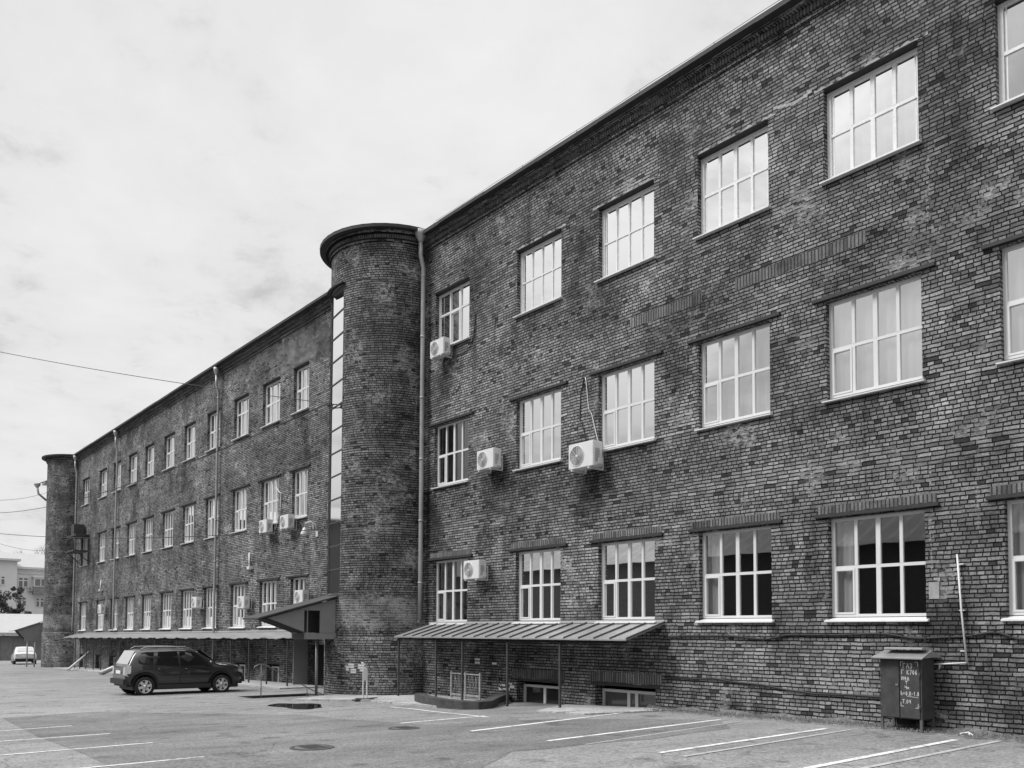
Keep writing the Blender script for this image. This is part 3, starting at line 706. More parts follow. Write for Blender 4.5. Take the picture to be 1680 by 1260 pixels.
# ------------------------------------------------------------------ canopies
def lean_canopy(label, y0, y1, xf, zw, zf, posts, seam, taper=0., slope=0., wavy=False, name='lean_to_canopy'):
    c = thing(name, label, 'canopy', (xf, (y0+y1)/2, zg((y0+y1)/2))); inv = -Vector(c.location)
    b = MB(); n = int((y1-y0)/seam); yy = [y0+(y1-y0)*k/n for k in range(n+1)]
    def zt(y, f): return (zw+(zf-zw)*f)+slope*(y-y0)+(.025*math.sin(y*3.1)*f+.02*math.sin(y*7.3)*f if wavy else 0)
    ypos = lambda y, f: y+(taper*(1-f) if y == y1 else 0)
    for k in range(n):
        a, e = yy[k], yy[k+1]
        for s_ in range(3 if wavy else 1):
            aa, ee = a+(e-a)*s_/(3 if wavy else 1), a+(e-a)*(s_+1)/(3 if wavy else 1)
            b.poly([(D, ypos(aa, 0), zt(aa, 0)), (D, ypos(ee, 0), zt(ee, 0)), (xf, ee, zt(ee, 1)), (xf, aa, zt(aa, 1))])
            b.poly([(D, ypos(aa, 0), zt(aa, 0)-.02), (D, ypos(ee, 0), zt(ee, 0)-.02), (xf, ee, zt(ee, 1)-.02), (xf, aa, zt(aa, 1)-.02)])
            b.poly([(xf, aa, zt(aa, 1)), (xf, ee, zt(ee, 1)), (xf, ee, zt(ee, 1)-.03), (xf, aa, zt(aa, 1)-.03)])
    for y in (y0, y1): b.poly([(D, ypos(y, 0), zt(y, 0)), (xf, y, zt(y, 1)), (xf, y, zt(y, 1)-.03), (D, ypos(y, 0), zt(y, 0)-.03)])
    o = b.build('roof_sheet', 'roof_tin', c); o.location = inv
    s = MB()
    if not wavy:
        for y in yy:
            p0, p1 = Vector((D-.02, ypos(y, 0), zt(y, 0)+.001)), Vector((xf+.01, y, zt(y, 1)+.001)); dy = Vector((0, .012, 0)); dz = Vector((0, 0, .04))
            s.poly([p0-dy, p1-dy, p1-dy+dz, p0-dy+dz]); s.poly([p0+dy, p1+dy, p1+dy+dz, p0+dy+dz]); s.poly([p0-dy+dz, p1-dy+dz, p1+dy+dz, p0+dy+dz]); s.poly([p1-dy, p1+dy, p1+dy+dz, p1-dy+dz])
        o = s.build('standing_seams', 'rust_iron', c); o.location = inv
    fl_ = MB()      # wall flashing strip
    fl_.poly([(D-.015, y0, zt(y0, 0)+.01), (D-.015, y1, zt(y1, 0)+.01), (D-.015, y1, zt(y1, 0)+.08), (D-.015, y0, zt(y0, 0)+.08)]); o = fl_.build('flashing', 'light_tin', c); o.location = inv
    be = MB(); be.box(xf+.10, xf+.15, y0+.1, y1-.1, zt(y0, 1)-.10, zt(y0, 1)-.05) if not slope else be.tube([(xf+.12, y0+.1, zt(y0, 1)-.09), (xf+.12, y1-.1, zt(y1, 1)-.09)], .03, 6)
    yb = y0+.15
    while yb < y1: be.tube([(xf+.05, yb, zt(yb, 1)-.045), (D, yb, zt(yb, 0)-.045)], .02, 5); yb += 1.1
    o = be.build('rafters', 'soffit_dark', c); o.location = inv
    for y in posts:
        p = MB(); p.box(xf+.10, xf+.15, y-.025, y+.025, zg(y)-.05, zt(y, 1)-.06); o = p.build('post', 'dark_iron', c); o.location = inv
    return c
lean_canopy('grey seamed tin canopy on thin posts over the basement windows of the near wall', 13.32, 23.1, 14.19, .22, -.16, [23.0, 20.95, 19.65, 17.65, 15.62], .5)
lean_canopy('long wavy tin canopy on many posts along the far wall', 30.4, 67.0, 14.2, -.02, -.27, [30.96, 32.85, 34.62, 36.59, 39.9, 43.5, 47, 50.5, 53.5, 55.64, 57.57, 59.31, 61.13, 62.73, 64.06], 1.0, taper=1.9, slope=-.0078, wavy=True)

def porch(name, label, Yp, xin, xout, xmid, ztop, zout, zbot, depth, sgn=1, posts=()):
    """side panel plane at y=Yp; roof rises from xout to xin; box front between xmid and xin"""
    c = thing(name, label, 'porch', ((xin+xout)/2, Yp+sgn*depth/2, zg(Yp))); inv = -Vector(c.location)
    H = (xmid+.03, xmid+.45); kx = lambda x: zout+(ztop-zout)*(x-xout)/(xin-xout)
    Y2 = Yp+sgn*depth
    for nm, Y in (('side_panel', Yp), ('side_panel', Y2)):
        b = MB(); t_ = .04*sgn if Y == Yp else -.04*sgn
        xa = xout+.35; zl = kx(xa)-.1
        # triangular wing, then strips round the square hole
        zh = kx(H[0])-.12-.1
        polys = [[(xa, zl), (xmid-.1, zbot+.03), (xmid-.1, kx(xmid-.1)-.1)],
                 [(H[1], zbot), (xin, zbot), (xin, kx(xin)-.1), (H[1], kx(H[1])-.1)],
                 [(xmid-.1, zh), (H[1], zh), (H[1], kx(H[1])-.1), (xmid-.1, kx(xmid-.1)-.1)]]
        if Y == Y2: polys.append([(xmid-.1, zbot), (H[1], zbot), (H[1], zh), (xmid-.1, zh)])
        if sgn and Yp > 50: polys.append([(xmid-.1, zbot), (H[1], zbot), (H[1], zh), (xmid-.1, zh)])
        for P in polys:
            b.poly([(x, Y, z) for x, z in P]); b.poly([(x, Y+t_, z) for x, z in P][::-1])
            for k in range(len(P)):
                a, e = P[k], P[(k+1) % len(P)]; b.poly([(a[0], Y, a[1]), (e[0], Y, e[1]), (e[0], Y+t_, e[1]), (a[0], Y+t_, a[1])])
        o = b.build(nm, 'grey_panel', c); o.location = inv
    b = MB(); b.box(H[0]-.03, H[0]-.005, Yp-.01*sgn, Yp+.03*sgn, zbot, zh); b.box(xmid-.06, xin+.03, Yp-.03*sgn, Yp+.09*sgn, zbot-.2, zbot-.005); b.box(xmid-.06, xin+.03, Y2-.06*sgn, Y2, zbot-.2, zbot-.005)
    o = b.build('beam', 'grey_panel', c); o.location = inv
    # front apron: sloping soffit sheet from the eave down to the beam
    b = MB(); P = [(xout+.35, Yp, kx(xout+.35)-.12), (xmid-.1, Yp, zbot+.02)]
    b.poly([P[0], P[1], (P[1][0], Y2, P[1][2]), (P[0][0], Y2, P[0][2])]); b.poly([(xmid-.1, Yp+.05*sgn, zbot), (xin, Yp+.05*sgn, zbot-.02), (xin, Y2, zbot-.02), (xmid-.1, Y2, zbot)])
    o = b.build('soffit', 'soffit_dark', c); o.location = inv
    b = MB(); y_a, y_b = Yp-.12*sgn, Y2+.12*sgn
    for q in (0, .05):
        b.poly([(xout, y_a, kx(xout)-q), (xin+.1, y_a, kx(xin+.1)-q), (xin+.1, y_b, kx(xin+.1)-q), (xout, y_b, kx(xout)-q)])
    for a_, e_ in (((xout, y_a), (xin+.1, y_a)), ((xout, y_b), (xout, y_a)), ((xin+.1, y_b), (xout, y_b))):
        b.poly([(a_[0], a_[1], kx(a_[0])), (e_[0], e_[1], kx(e_[0])), (e_[0], e_[1], kx(e_[0])-.05), (a_[0], a_[1], kx(a_[0])-.05)])
    o = b.build('roof_sheet', 'porch_roof' if Yp < 50 else 'light_tin', c); o.location = inv
    b = MB(); b.box(xmid, xmid+.02, Y2-.3*sgn, Yp+.3*sgn, zbot, zbot+.5); o = b.build('inner_board', 'dark_iron', c); o.location = inv
    for (px, py) in posts:
        b = MB(); b.tube([(px, py, zg(py)-.05), (px, py, zbot-.1)], .05 if sgn > 0 else .035, 8); o = b.build('post', 'pipe_metal' if sgn > 0 else 'dark_iron', c); o.location = inv
    return c
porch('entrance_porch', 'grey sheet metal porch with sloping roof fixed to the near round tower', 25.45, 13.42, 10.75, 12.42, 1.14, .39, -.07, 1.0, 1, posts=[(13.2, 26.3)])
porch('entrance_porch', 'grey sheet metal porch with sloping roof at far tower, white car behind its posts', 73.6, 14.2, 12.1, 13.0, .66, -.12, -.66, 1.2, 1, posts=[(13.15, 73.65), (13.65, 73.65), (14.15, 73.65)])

# ------------------------------------------------------------------ air conditioners
def make_ac(label, grp='air conditioners on the brick walls'):
    t_ = thing('air_conditioner', label, 'air conditioner', group=grp)
    b = MB(); W_, H_, T_ = .84, .60, .30
    b.box(-T_, 0, -W_/2, W_/2, 0, H_); o = b.build('casing', 'white_metal', t_)
    bm = bmesh.new(); bm.from_mesh(o.data); bmesh.ops.bevel(bm, geom=bm.edges[:], offset=.018, segments=2, affect='EDGES'); bm.to_mesh(o.data); bm.free()
    g = MB(); cy, cz = .13, H_/2
    g.lathe((-T_-.001, cy, cz), (-1, 0, 0), [(0, .245), (.012, .245), (.012, .232), (.004, .228)], 28)
    for k in range(9): g.lathe((-T_-.006, cy, cz), (-1, 0, 0), [(0, .03+.024*k), (.006, .033+.024*k), (0, .036+.024*k)], 24)
    for k in range(4):
        a = PI*k/4; g.tube([(-T_-.008, cy-.22*math.cos(a), cz-.22*math.sin(a)), (-T_-.008, cy+.22*math.cos(a), cz+.22*math.sin(a))], .004, 4)
    g.lathe((-T_-.001, cy, cz), (-1, 0, 0), [(.008, .03), (.014, .0)], 12)
    g.build('fan_grille', 'white_metal', t_)
    f = MB(); f.lathe((-T_-.0005, cy, cz), (-1, 0, 0), [(0, .228), (.002, .0)], 28); f.build('fan_opening', 'fan_grille', t_)
    s = MB()
    for k in range(9): s.box(-T_*.8, -T_*.35, -W_/2-.006, -W_/2, .12+.035*k, .135+.035*k)
    s.build('side_louvre', 'fan_grille', t_)
    v = MB(); v.box(-.16, -.04, -W_/2-.05, -W_/2-.001, .06, .2); v.build('valve_cover', 'white_metal', t_)
    for y in (-.28, .28):
        k = MB(); k.box(-T_-.03, .16, y-.018, y+.018, -.045, -.004); k.box(.13, .16, y-.02, y+.02, -.004, .42)
        k.build('bracket', 'white_metal', t_)
    return t_
ACS = [((22.2, 8.6), .9, 'white air conditioner under the top-floor window beside the corner drainpipe'),
       ((19.65, 4.68), .95, 'white air conditioner between two middle-floor windows, nearer the round tower'),
       ((15.62, 4.12), 1.08, 'larger white air conditioner left of the middle-floor curtained window with thin hose above'),
       ((20.3, 1.53), .92, 'white air conditioner beside the ground-floor window above the seamed tin canopy'),
       ((35.2, 4.15), .95, 'white air conditioner left of a pair below the middle floor of the far wall'),
       ((33.1, 4.15), .95, 'white air conditioner of a pair on the far wall, the one next to the lamp'),
       ((37.5, .98), .9, 'white air conditioner beside a far-wall ground-floor window, above the parked black car bonnet'),
       ((31.7, 1.06), .9, 'white air conditioner just above the sloping porch roof'),
       ((43.5, 1.12), .9, 'white air conditioner on the far wall over the middle of the long wavy canopy'),
       ((61.2, 1.08), .95, 'white air conditioner near the far end of the long wavy canopy')]
ac0 = None
for (y, z), s_, lab in ACS:
    o = make_ac(lab) if ac0 is None else copy_tree(ac0)
    ac0 = ac0 or o
    zz_ = z; o['label'] = lab; o.location = (D-.165*s_, y, zz_); o.scale = (s_, s_, s_)

# ------------------------------------------------------------------ gas cabinet
def cabinet():
    c = thing('gas_cabinet', 'dark metal gas cabinet on legs with white handwriting, against the brick wall', 'utility cabinet', (15.16, 7.46, -1.70))
    W_, T_, z0, z1 = .74, .46, .22, 1.28       # width along y, depth, body bottom/top
    b = MB(); b.box(-T_/2, T_/2, -W_/2, W_/2, z0, z1); b.build('body', 'cabinet_paint', c)
    for s_ in (-1, 1):
        for sx in (-1, 1):
            l = MB(); l.box(sx*(T_/2-.02)-.02, sx*(T_/2-.02)+.02, s_*(W_/2-.022)-.022, s_*(W_/2-.022)+.022, 0.0, z0+.002-.004); l.build('leg', 'rust_iron', c)
    X = -T_/2
    for y0, y1, nm in ((.02, W_/2-.03, 'door'), (-W_/2+.03, .0, 'door')):
        d = MB(); d.box(X-.022, X-.001, y0, y1, z0+.02, z1-.05); o = d.build(nm, 'cabinet_paint', c)
        if y1 < .01: o['label'] = 'right door with white painted handwriting'; rd = o
        else: ld = o
        h = MB(); ye = y1 if y1 > .01 else y0
        for z in (z0+.2, z1-.3): h.tube([(X-.014, ye, z-.05), (X-.014, ye, z+.05)], .014, 6)
        h.build('hinge', 'dark_iron', o)
    k = MB(); k.box(X-.05, X-.023, .035, .075, .80, .82); k.box(X-.045, X-.023, .03, .045, .79, .83); k.build('handle', 'chrome', ld)
    r = MB(); e = .09
    zf, zb, zr = z1+.0, z1+.13, z1+.13
    r.poly([(X-.16, -W_/2-e, zf), (X-.16, W_/2+e, zf), (.05, W_/2+e*.6, zr), (.05, -W_/2-e*.6, zr)]); r.poly([(X-.16, -W_/2-e, zf-.012), (X-.16, W_/2+e, zf-.012), (.05, W_/2+e*.6, zr-.012), (.05, -W_/2-e*.6, zr-.012)])
    r.poly([(X-.16, -W_/2-e, zf), (X-.16, W_/2+e, zf), (X-.16, W_/2+e, zf-.02), (X-.16, -W_/2-e, zf-.02)])
    r.poly([(.05, -W_/2-e*.6, zr), (.05, W_/2+e*.6, zr), (T_/2+.1, W_/2+e, zf+.02), (T_/2+.1, -W_/2-e, zf+.02)])
    for s_ in (-1, 1): r.poly([(X-.16, s_*(W_/2+e), zf), (.05, s_*(W_/2+e*.6), zr), (T_/2+.1, s_*(W_/2+e), zf+.02)])
    r.build('roof', 'cabinet_roof', c)
    t_ = MB(); t_.box(-.20, .14, -W_/2+.0, W_/2-.06, zr+.02, zr+.05); t_.build('roof_board', 'light_tin', c)
    # handwriting: strokes on an 0..1 x 0..1 grid
    G = {'Г': [[(0, 0), (0, 1), (.8, 1)]], 'А': [[(0, 0), (.45, 1), (.9, 0)], [(.2, .38), (.75, .38)]], 'З': [[(.05, .9), (.45, 1), (.75, .8), (.35, .52), (.8, .3), (.4, 0), (0, .12)]],
         'К': [[(0, 0), (0, 1)], [(.75, 1), (.05, .5), (.8, 0)]], '7': [[(0, 1), (.8, 1), (.3, 0)]], '0': [[(.4, 1), (.05, .5), (.4, 0), (.75, .5), (.4, 1)]], '6': [[(.7, 1), (.15, .6), (.1, .15), (.5, 0), (.75, .25), (.45, .5), (.12, .35)]],
         'И': [[(0, 1), (0, 0), (.75, 1), (.75, 0)]], 'Ф': [[(.4, 1.05), (.4, -.05)], [(.4, .85), (.02, .5), (.4, .15), (.78, .5), (.4, .85)]], 'Д': [[(0, 0), (.4, .9), (.8, 0), (0, 0)]], 'Т': [[(0, 1), (.9, 1)], [(.45, 1), (.45, 0)]],
         'Ч': [[(0, 1), (.05, .55), (.7, .5)], [(.7, 1), (.7, 0)]], 'п': [[(0, 0), (0, .55), (.5, .55), (.5, 0)]], 'h': [[(0, 1), (0, 0)], [(0, .45), (.35, .55), (.55, .35), (.55, 0)]], '=': [[(0, .35), (.6, .35)], [(0, .65), (.6, .65)]],
         '8': [[(.4, 1), (.1, .78), (.4, .52), (.75, .22), (.4, 0), (.08, .22), (.4, .52), (.7, .78), (.4, 1)]], '-': [[(.1, .45), (.6, .45)]], '1': [[(.1, .7), (.4, 1), (.4, 0)]], '.': [[(.15, 0), (.25, .05)]], '4': [[(.1, 1), (.05, .45), (.75, .45)], [(.6, 1), (.6, 0)]]}
    wmb = MB(); xs_ = X-.0245
    def stroke(a, e, t2=.0055):
        (ya, za), (yb, zb) = a, e; d = Vector((yb-ya, zb-za)); L = d.length or 1e-6; d /= L; n = Vector((-d.y, d.x))*t2; ee = d*t2*.6
        P = [(ya-ee.x+n.x, za-ee.y+n.y), (yb+ee.x+n.x, zb+ee.y+n.y), (yb+ee.x-n.x, zb+ee.y-n.y), (ya-ee.x-n.x, za-ee.y-n.y)]; P = [(p[0]*.93+.015, p[1]-.06) for p in P]
        wmb.poly([(xs_-.001*random.random(), p[0], p[1]) for p in P])
    def write(txt, yl, z, h, w_=.05):
        y = yl
        for ch in txt:
            if ch != ' ':
                for s_ in G[ch]:
                    for i in range(len(s_)-1): stroke((y-s_[i][0]*w_*.85, z+s_[i][1]*h), (y-s_[i+1][0]*w_*.85, z+s_[i+1][1]*h))
            y -= w_*1.02 if ch not in '.' else w_*.5
    yl = -.06
    write('ГАЗ', yl-.02, 1.16, .085, .062); write('Г К706', yl+.01, 1.055, .075, .05); write('ИФД', yl+.01, .955, .06, .05); write('Т', yl-.06, .885, .05, .05)
    write('Чп', yl-.05, .80, .055, .05); write('h=0.8-1.8', yl+.025, .69, .065, .043); stroke((yl-.09, .675), (yl-.30, .66), .004); write('Т.04', yl+.0, .55, .065, .05)
    for (ya, za, sy, sz) in ((-.03, 1.27, -1, -1), (-.355, 1.27, 1, -1), (-.03, .50, -1, 1), (-.355, .48, 1, 1)):
        stroke((ya, za), (ya+sy*.05, za)); stroke((ya, za), (ya, za+sz*.07))
    wo_ = wmb.build('lettering', 'chalk_paint', rd, weld=False)
    d = MB(); d.lathe((.05, .05, .10), (0, 0, 1), [(0, .16), (.2, .17)], 14); d.build('pipe_stub', 'dark_hole', c)
cabinet()
pp = MB(); X = D-.07
pp.tube([(X, 6.68, 1.38), (X-.01, 6.62, .4), (X, 6.55, -.49)], .017, 8); pp.tube([(X, 6.55, -.49), (X, 6.9, -.52), (X, 7.25, -.54)], .015, 8)
pp.tube([(X, 7.0, -.52), (X, 7.02, -.62)], .012, 6)
for z in (1.2, .4, -.3): pp.box(X, D, 6.58, 6.66, z, z+.02)
tag(pp.build('vent_pipe', 'white_metal'), 'thin white bent pipe rising on the brick wall above the gas cabinet', 'pipe')
pp = MB(); pp.box(D-.02, D-.002, 7.02, 7.2, .62, .92); tag(pp.build('wall_plate', 'cement'), 'small pale metal plate on the brickwork right of the ground-floor window', 'plate')

def wallcable(name, pts, r, label, mat='cable_black', clips=True):
    b = MB(); P = []
    for k in range(len(pts)-1):
        for s_ in range(5):
            t_ = s_/5; a, c = pts[k], pts[k+1]; tt = t_*t_*(3-2*t_); P.append((D-r-.012, a[0]+(c[0]-a[0])*t_, a[1]+(c[1]-a[1])*tt))
    P.append((D-r-.012, *pts[-1])); b.tube(P, r, 6)
    if clips:
        for p in P[::3]: b.box(D-.01-2*r-.006, D-.001, p[1]-.012, p[1]+.012, p[2]-r-.005, p[2]+r+.01)
    return tag(b.build(name, mat), label, 'cable')
wallcable('wall_cable', [(13.3, -.10), (12.5, -.07), (11.45, -.07), (10.6, -.13), (9.97, -.03), (9, -.03), (8.1, 0), (7.4, -.08), (6.7, -.05), (6.1, .03), (5.7, -.08), (4.5, -.04), (2, -.06), (-2, -.03)], .024, 'thick black cable clipped along the brick wall just below the ground-floor windows')
wallcable('wall_cable', [(13.3, -1.04), (12.4, -1.03), (11.94, -1.0), (11.2, -1.06), (10.84, -1.07), (9.9, -1.16), (9.43, -1.19), (8.6, -1.17), (7.75, -1.18)], .022, 'lower black cable running down the brick wall to the gas cabinet', clips=False)
wallcable('wall_cable', [(15.98, 6.62), (16.12, 6.2), (16.15, 5.5), (15.8, 4.75)], .012, 'thin black hose hanging on the wall above the larger air conditioner', clips=False)
wallcable('wall_cable', [(15.95, 6.6), (15.8, 5.7), (15.4, 4.75)], .012, 'thin white hose slanting down to the larger air conditioner', 'white_metal', False)
wallcable('wall_cable', [(20.95, 9.9), (20.7, 9.6), (20.78, 9.0), (20.95, 8.7), (21.3, 8.55), (22, 8.6)], .014, 'black hose hanging beside the top-floor window near the corner drainpipe', clips=False)
wallcable('wall_cable', [(34.9, 6.1), (34.3, 5.8), (34.4, 4.9), (34.9, 4.3)], .02, 'white looping hose between the paired air conditioners on the far wall', 'white_metal', False)

# wall lamp, little brackets, dark platform in the far corner
L = thing('wall_lamp', 'white shaded lamp on a curved arm beside the tower strip window', 'lamp', (D, 31.2, 3.9))
b = MB(); b.tube([(-.02, -.25, -.1), (-.10, -.25, .25), (-.25, -.1, .38), (-.38, .05, .32), (-.4, .08, .15)], .02, 8); b.box(-.05, 0, -.33, -.17, -.22, .0); b.build('arm', 'white_metal', L)
b = MB(); b.lathe((-.4, .08, -.14), (0, 0, 1), [(0, .15), (.06, .15), (.2, .09), (.29, .03), (.3, 0)], 16); b.build('lamp_shade', 'white_metal', L)
for (y, z), lab in (((37.45, 3.1), 'pale slanting stick bracket on the far wall above the parked black car'), ((62.5, 2.95), 'pale slanting stick bracket high on the far wall near the far tower')):
    b = MB(); b.tube([(D, y+.2, z+.4), (D-.12, y-.1, z-.25)], .035, 6); b.box(D-.2, D-.0, y-.3, y-.0, z-.36, z-.24)
    tag(b.build('wall_bracket', 'white_metal'), lab, 'bracket', 'slanting wall brackets')
pf = thing('iron_balcony', 'small dark iron platform frame in the corner by the far tower', 'platform', (D, 67.4, 5.6))
b = MB(); b.box(-1.0, 0, -1.2, 1.3, -.1, 0); b.build('deck', 'dark_iron', pf)
b = MB()
for y in (-1.15, 1.25): b.tube([(-.95, y, 0), (-.95, y, .85)], .03, 6); b.tube([(0, y, -.8), (-.9, y, -.06)], .03, 6)
b.tube([(-.95, -1.15, .85), (-.95, 1.25, .85)], .03, 6); b.build('railing', 'dark_iron', pf)
pf = thing('iron_balcony', 'upper dark iron bracket box in the corner by the far tower', 'platform', (D, 67.4, 6.6))
b = MB(); b.box(-.9, 0, -1.3, 1.3, .0, .12); b.box(-.8, -.1, -.3, .5, .14, .9); b.build('deck', 'dark_iron', pf)

# ------------------------------------------------------------------ things standing near the tower
hr = thing('handrail', 'thin metal handrail sloping down beside the sunken steps', 'handrail', (10.95, 25.55, zg(25.5)))
b = MB(); b.tube([(-.25, 0, .82), (-.2, 0, .98), (-.05, 0, 1.05), (.2, 0, 1.0), (1.75, .0, .18), (2.3, .0, -.05)], .016, 8); b.build('rail', 'rail_metal', hr)
for x, h in ((0.02, 1.04), (1.55, .28)): b = MB(); b.tube([(x, 0, -.1), (x, 0, h)], .016, 8); b.build('post', 'rail_metal', hr)
bs = thing('barrier_post', 'narrow white metal barrier post with a small plate in front of the round tower', 'barrier', (12.8, 22.4, zg(22.4)+.05), R(20))
b = MB(); b.box(-.10, -.07, -.012, .012, 0, .98); b.box(.07, .10, -.012, .012, 0, .9); b.tube([(-.085, 0, .97), (-.03, 0, 1.03), (.085, 0, .9)], .014, 6); b.build('frame', 'white_metal', bs)
b = MB(); b.box(-.068, .068, -.006, .006, .55, .9); b.build('sign_plate', 'plate_white', bs)
b = MB(); b.box(-.5, .5, -.06, .06, -.02, .02); b.box(-.08, .08, -.3, .3, -.02, .018); b.build('foot', 'dark_iron', bs)
pl_ = MB()
def block(pts, z0, z1):
    n = len(pts); pl_.poly([(x, y, z1) for x, y in pts])
    for k in range(n):
        a, c = pts[k], pts[(k+1) % n]; pl_.poly([(a[0], a[1], z0), (c[0], c[1], z0), (c[0], c[1], z1), (a[0], a[1], z1)])
block([(13.35, 20.6), (12.95, 19.6), (12.7, 18.4), (12.75, 17.5), (13.0, 17.15), (13.5, 17.25), (14.4, 18.1), (15.46, 19.0), (15.46, 19.3), (14.4, 18.45), (13.5, 17.65), (13.15, 17.6), (13.0, 18.4), (13.2, 19.5), (13.6, 20.5)], -2.4, -1.74)
tag(pl_.build('kerb_wall', 'dark_concrete'), 'low dark rounded concrete kerb wall under the near tin canopy', 'kerb wall')
rk = thing('metal_grille', 'white peeling metal grille leaning under the near tin canopy', 'grille', (14.9, 20.3, zg(20)+.05))
b = MB()
for y in (-.7, .0, .7): b.box(-.02, .02, y-.03, y+.03, 0, .78)
b.box(-.015, .015, -.67, -.03, .70, .74); b.box(-.015, .015, .03, .67, .70, .74); b.box(-.015, .015, -.67, -.03, .08, .14); b.box(-.015, .015, .03, .67, .08, .14); b.build('frame', 'peeling_paint', rk)
b = MB()
for k in range(13):
    y = -.62+.1*k+random.uniform(-.02, .02)
    if abs(y) > .05: b.tube([(0.02, y, .05), (.03, y+random.uniform(-.05, .05), .4), (.02, y+random.uniform(-.05, .05), random.uniform(.6, .78))], .009, 5)
b.build('bars', 'peeling_paint', rk)
hp = MB()
pts = [(D-.1, 18.45+.28*math.cos(a)*(1+.1*math.sin(3*a)), -1.25+.33*math.sin(a)) for a in [2*PI*k/18 for k in range(34)]]
hp.tube([(p[0]-.004*k, p[1]+.002*k, p[2]) for k, p in enumerate(pts)]+[(D-.1, 18.1, -1.9)], .011, 6)
hp.tube([(D-.06, 18.0, -.9), (D-.08, 17.95, -1.5), (D-.1, 17.9, -1.85)], .011, 6)
o = hp.build('hose_coil', 'rubber'); o.location = (0, .55, .0); tag(o, 'coiled dark hose hanging on the wall beneath the near tin canopy', 'hose')
def leaning(p, q, r, lab, mat):
    b = MB(); b.tube([p, q], r, 8); tag(b.build('leaning_pole', mat), lab, 'pole')
leaning((13.1, 60.4, zg(60)+.05), (15.0, 63.2, -1.5), .07, 'white pole leaning under the far end of the long wavy canopy', 'white_metal')
leaning((12.5, 50.3, zg(50)+.05), (15.3, 50.9, -1.2), .13, 'thick grey beam leaning on the far wall behind the black car', 'pipe_metal')
def manhole(x, y, r, lab):
    m_ = thing('manhole_cover', lab, 'manhole cover', (x, y, zg(y)+.006), group='manhole covers in the yard')
    b = MB(); b.lathe((0, 0, 0), (0, 0, 1), [(0, r*1.28), (.012, r*1.25), (.014, r*1.06), (.002, r*1.04)], 32); b.build('ring', 'dark_concrete', m_)
    b = MB(); b.lathe((0, 0, 0), (0, 0, 1), [(.004, r*1.03), (.016, r), (.016, 0)], 32)
    for k in range(7): b.box(-r*.6, r*.6, -r*.7+k*r*.23-.01, -r*.7+k*r*.23+.01, .016, .022)
    b.build('lid', 'rust_iron', m_)
manhole(5.97, 12.0, .26, 'round iron manhole cover nearest the camera in the asphalt yard')
manhole(8.6, 13.6, .23, 'round iron manhole cover further off, towards the near tin canopy')
# litter by the cabinet
b = MB(); b.tube([(15.0, 6.5, -1.66), (15.05, 6.38, -1.63), (15.0, 6.28, -1.67)], .012, 5); b.tube([(15.02, 6.36, -1.63), (14.97, 6.33, -1.69)], .01, 5)
tag(b.build('litter', 'plate_white'), 'small white scrap of litter on the ground right of the gas cabinet', 'litter')

# ------------------------------------------------------------------ overhead wires
def wire(p, q, sag, r, lab):
    b = MB(); p, q = Vector(p), Vector(q); n = 24
    b.tube([p.lerp(q, k/n)-Vector((0, 0, sag*4*(k/n)*(1-k/n))) for k in range(n+1)], r, 5, caps=False)
    tag(b.build('overhead_wire', 'cable_black'), lab, 'wire', 'overhead wires')
TB = Vector((13.52, 26.1, 7.62))
def ext(p, q, k): p, q = Vector(p), Vector(q); return tuple(p+(q-p)*k)
wire(TB, ext(TB, (5.85, 40, 11.35), 1.25), .18, .012, 'overhead wire highest in the sky, running from the round tower leftwards')
wire((13.62, 26.6, 7.75), ext((13.62, 26.6, 7.75), (12.04, 80, 9.54), 1.05), .9, .02, 'overhead wire slanting across the top windows of the far wall')
wire((13.62, 26.5, 3.45), ext((13.62, 26.5, 3.45), (9.07, 60, 5.87), 1.08), .35, .016, 'overhead wire crossing the far wall at the middle windows')
wire((16.0-2.0, 71.5, 10.3), (8.5, 60, 7.75), .2, .012, 'faint overhead wire ending at the top of the far tower')
wire((14.0, 71.5, 5.9), (9.2, 62, 5.4), .2, .010, 'faint lowest overhead wire left of the far tower')
ib = MB()
ib.tube([(13.7, 26.2, 7.5), (13.4, 26.15, 7.55)], .02, 6); ib.lathe((13.42, 26.13, 7.5), (0, 0, 1), [(0, .03), (.05, .07), (.12, .04), (.2, .05), (.24, 0)], 10)
ib.tube([(13.7, 26.5, 7.7), (13.5, 26.55, 7.75)], .02, 6)
tag(ib.build('insulator_bracket', 'dark_iron'), 'dark insulator bracket on the round tower holding the overhead wires', 'bracket')
ln = MB(); ln.tube([(14.0, 72.8, 11.25), (13.35, 72.8, 10.95)], .05, 6); ln.box(13.75, 14.1, 72.3, 73.3, 10.95, 11.12); ln.tube([(13.35, 72.8, 10.7), (13.45, 72.8, 10.2), (14.0, 72.8, 9.75)], .08, 8); ln.lathe((13.35, 72.8, 10.65), (0, 0, 1), [(0, .08), (.2, .22), (.3, .22)], 10)
tag(ln.build('gutter_outlet', 'pipe_metal'), 'bent gutter outlet sticking out left of the far tower', 'gutter')

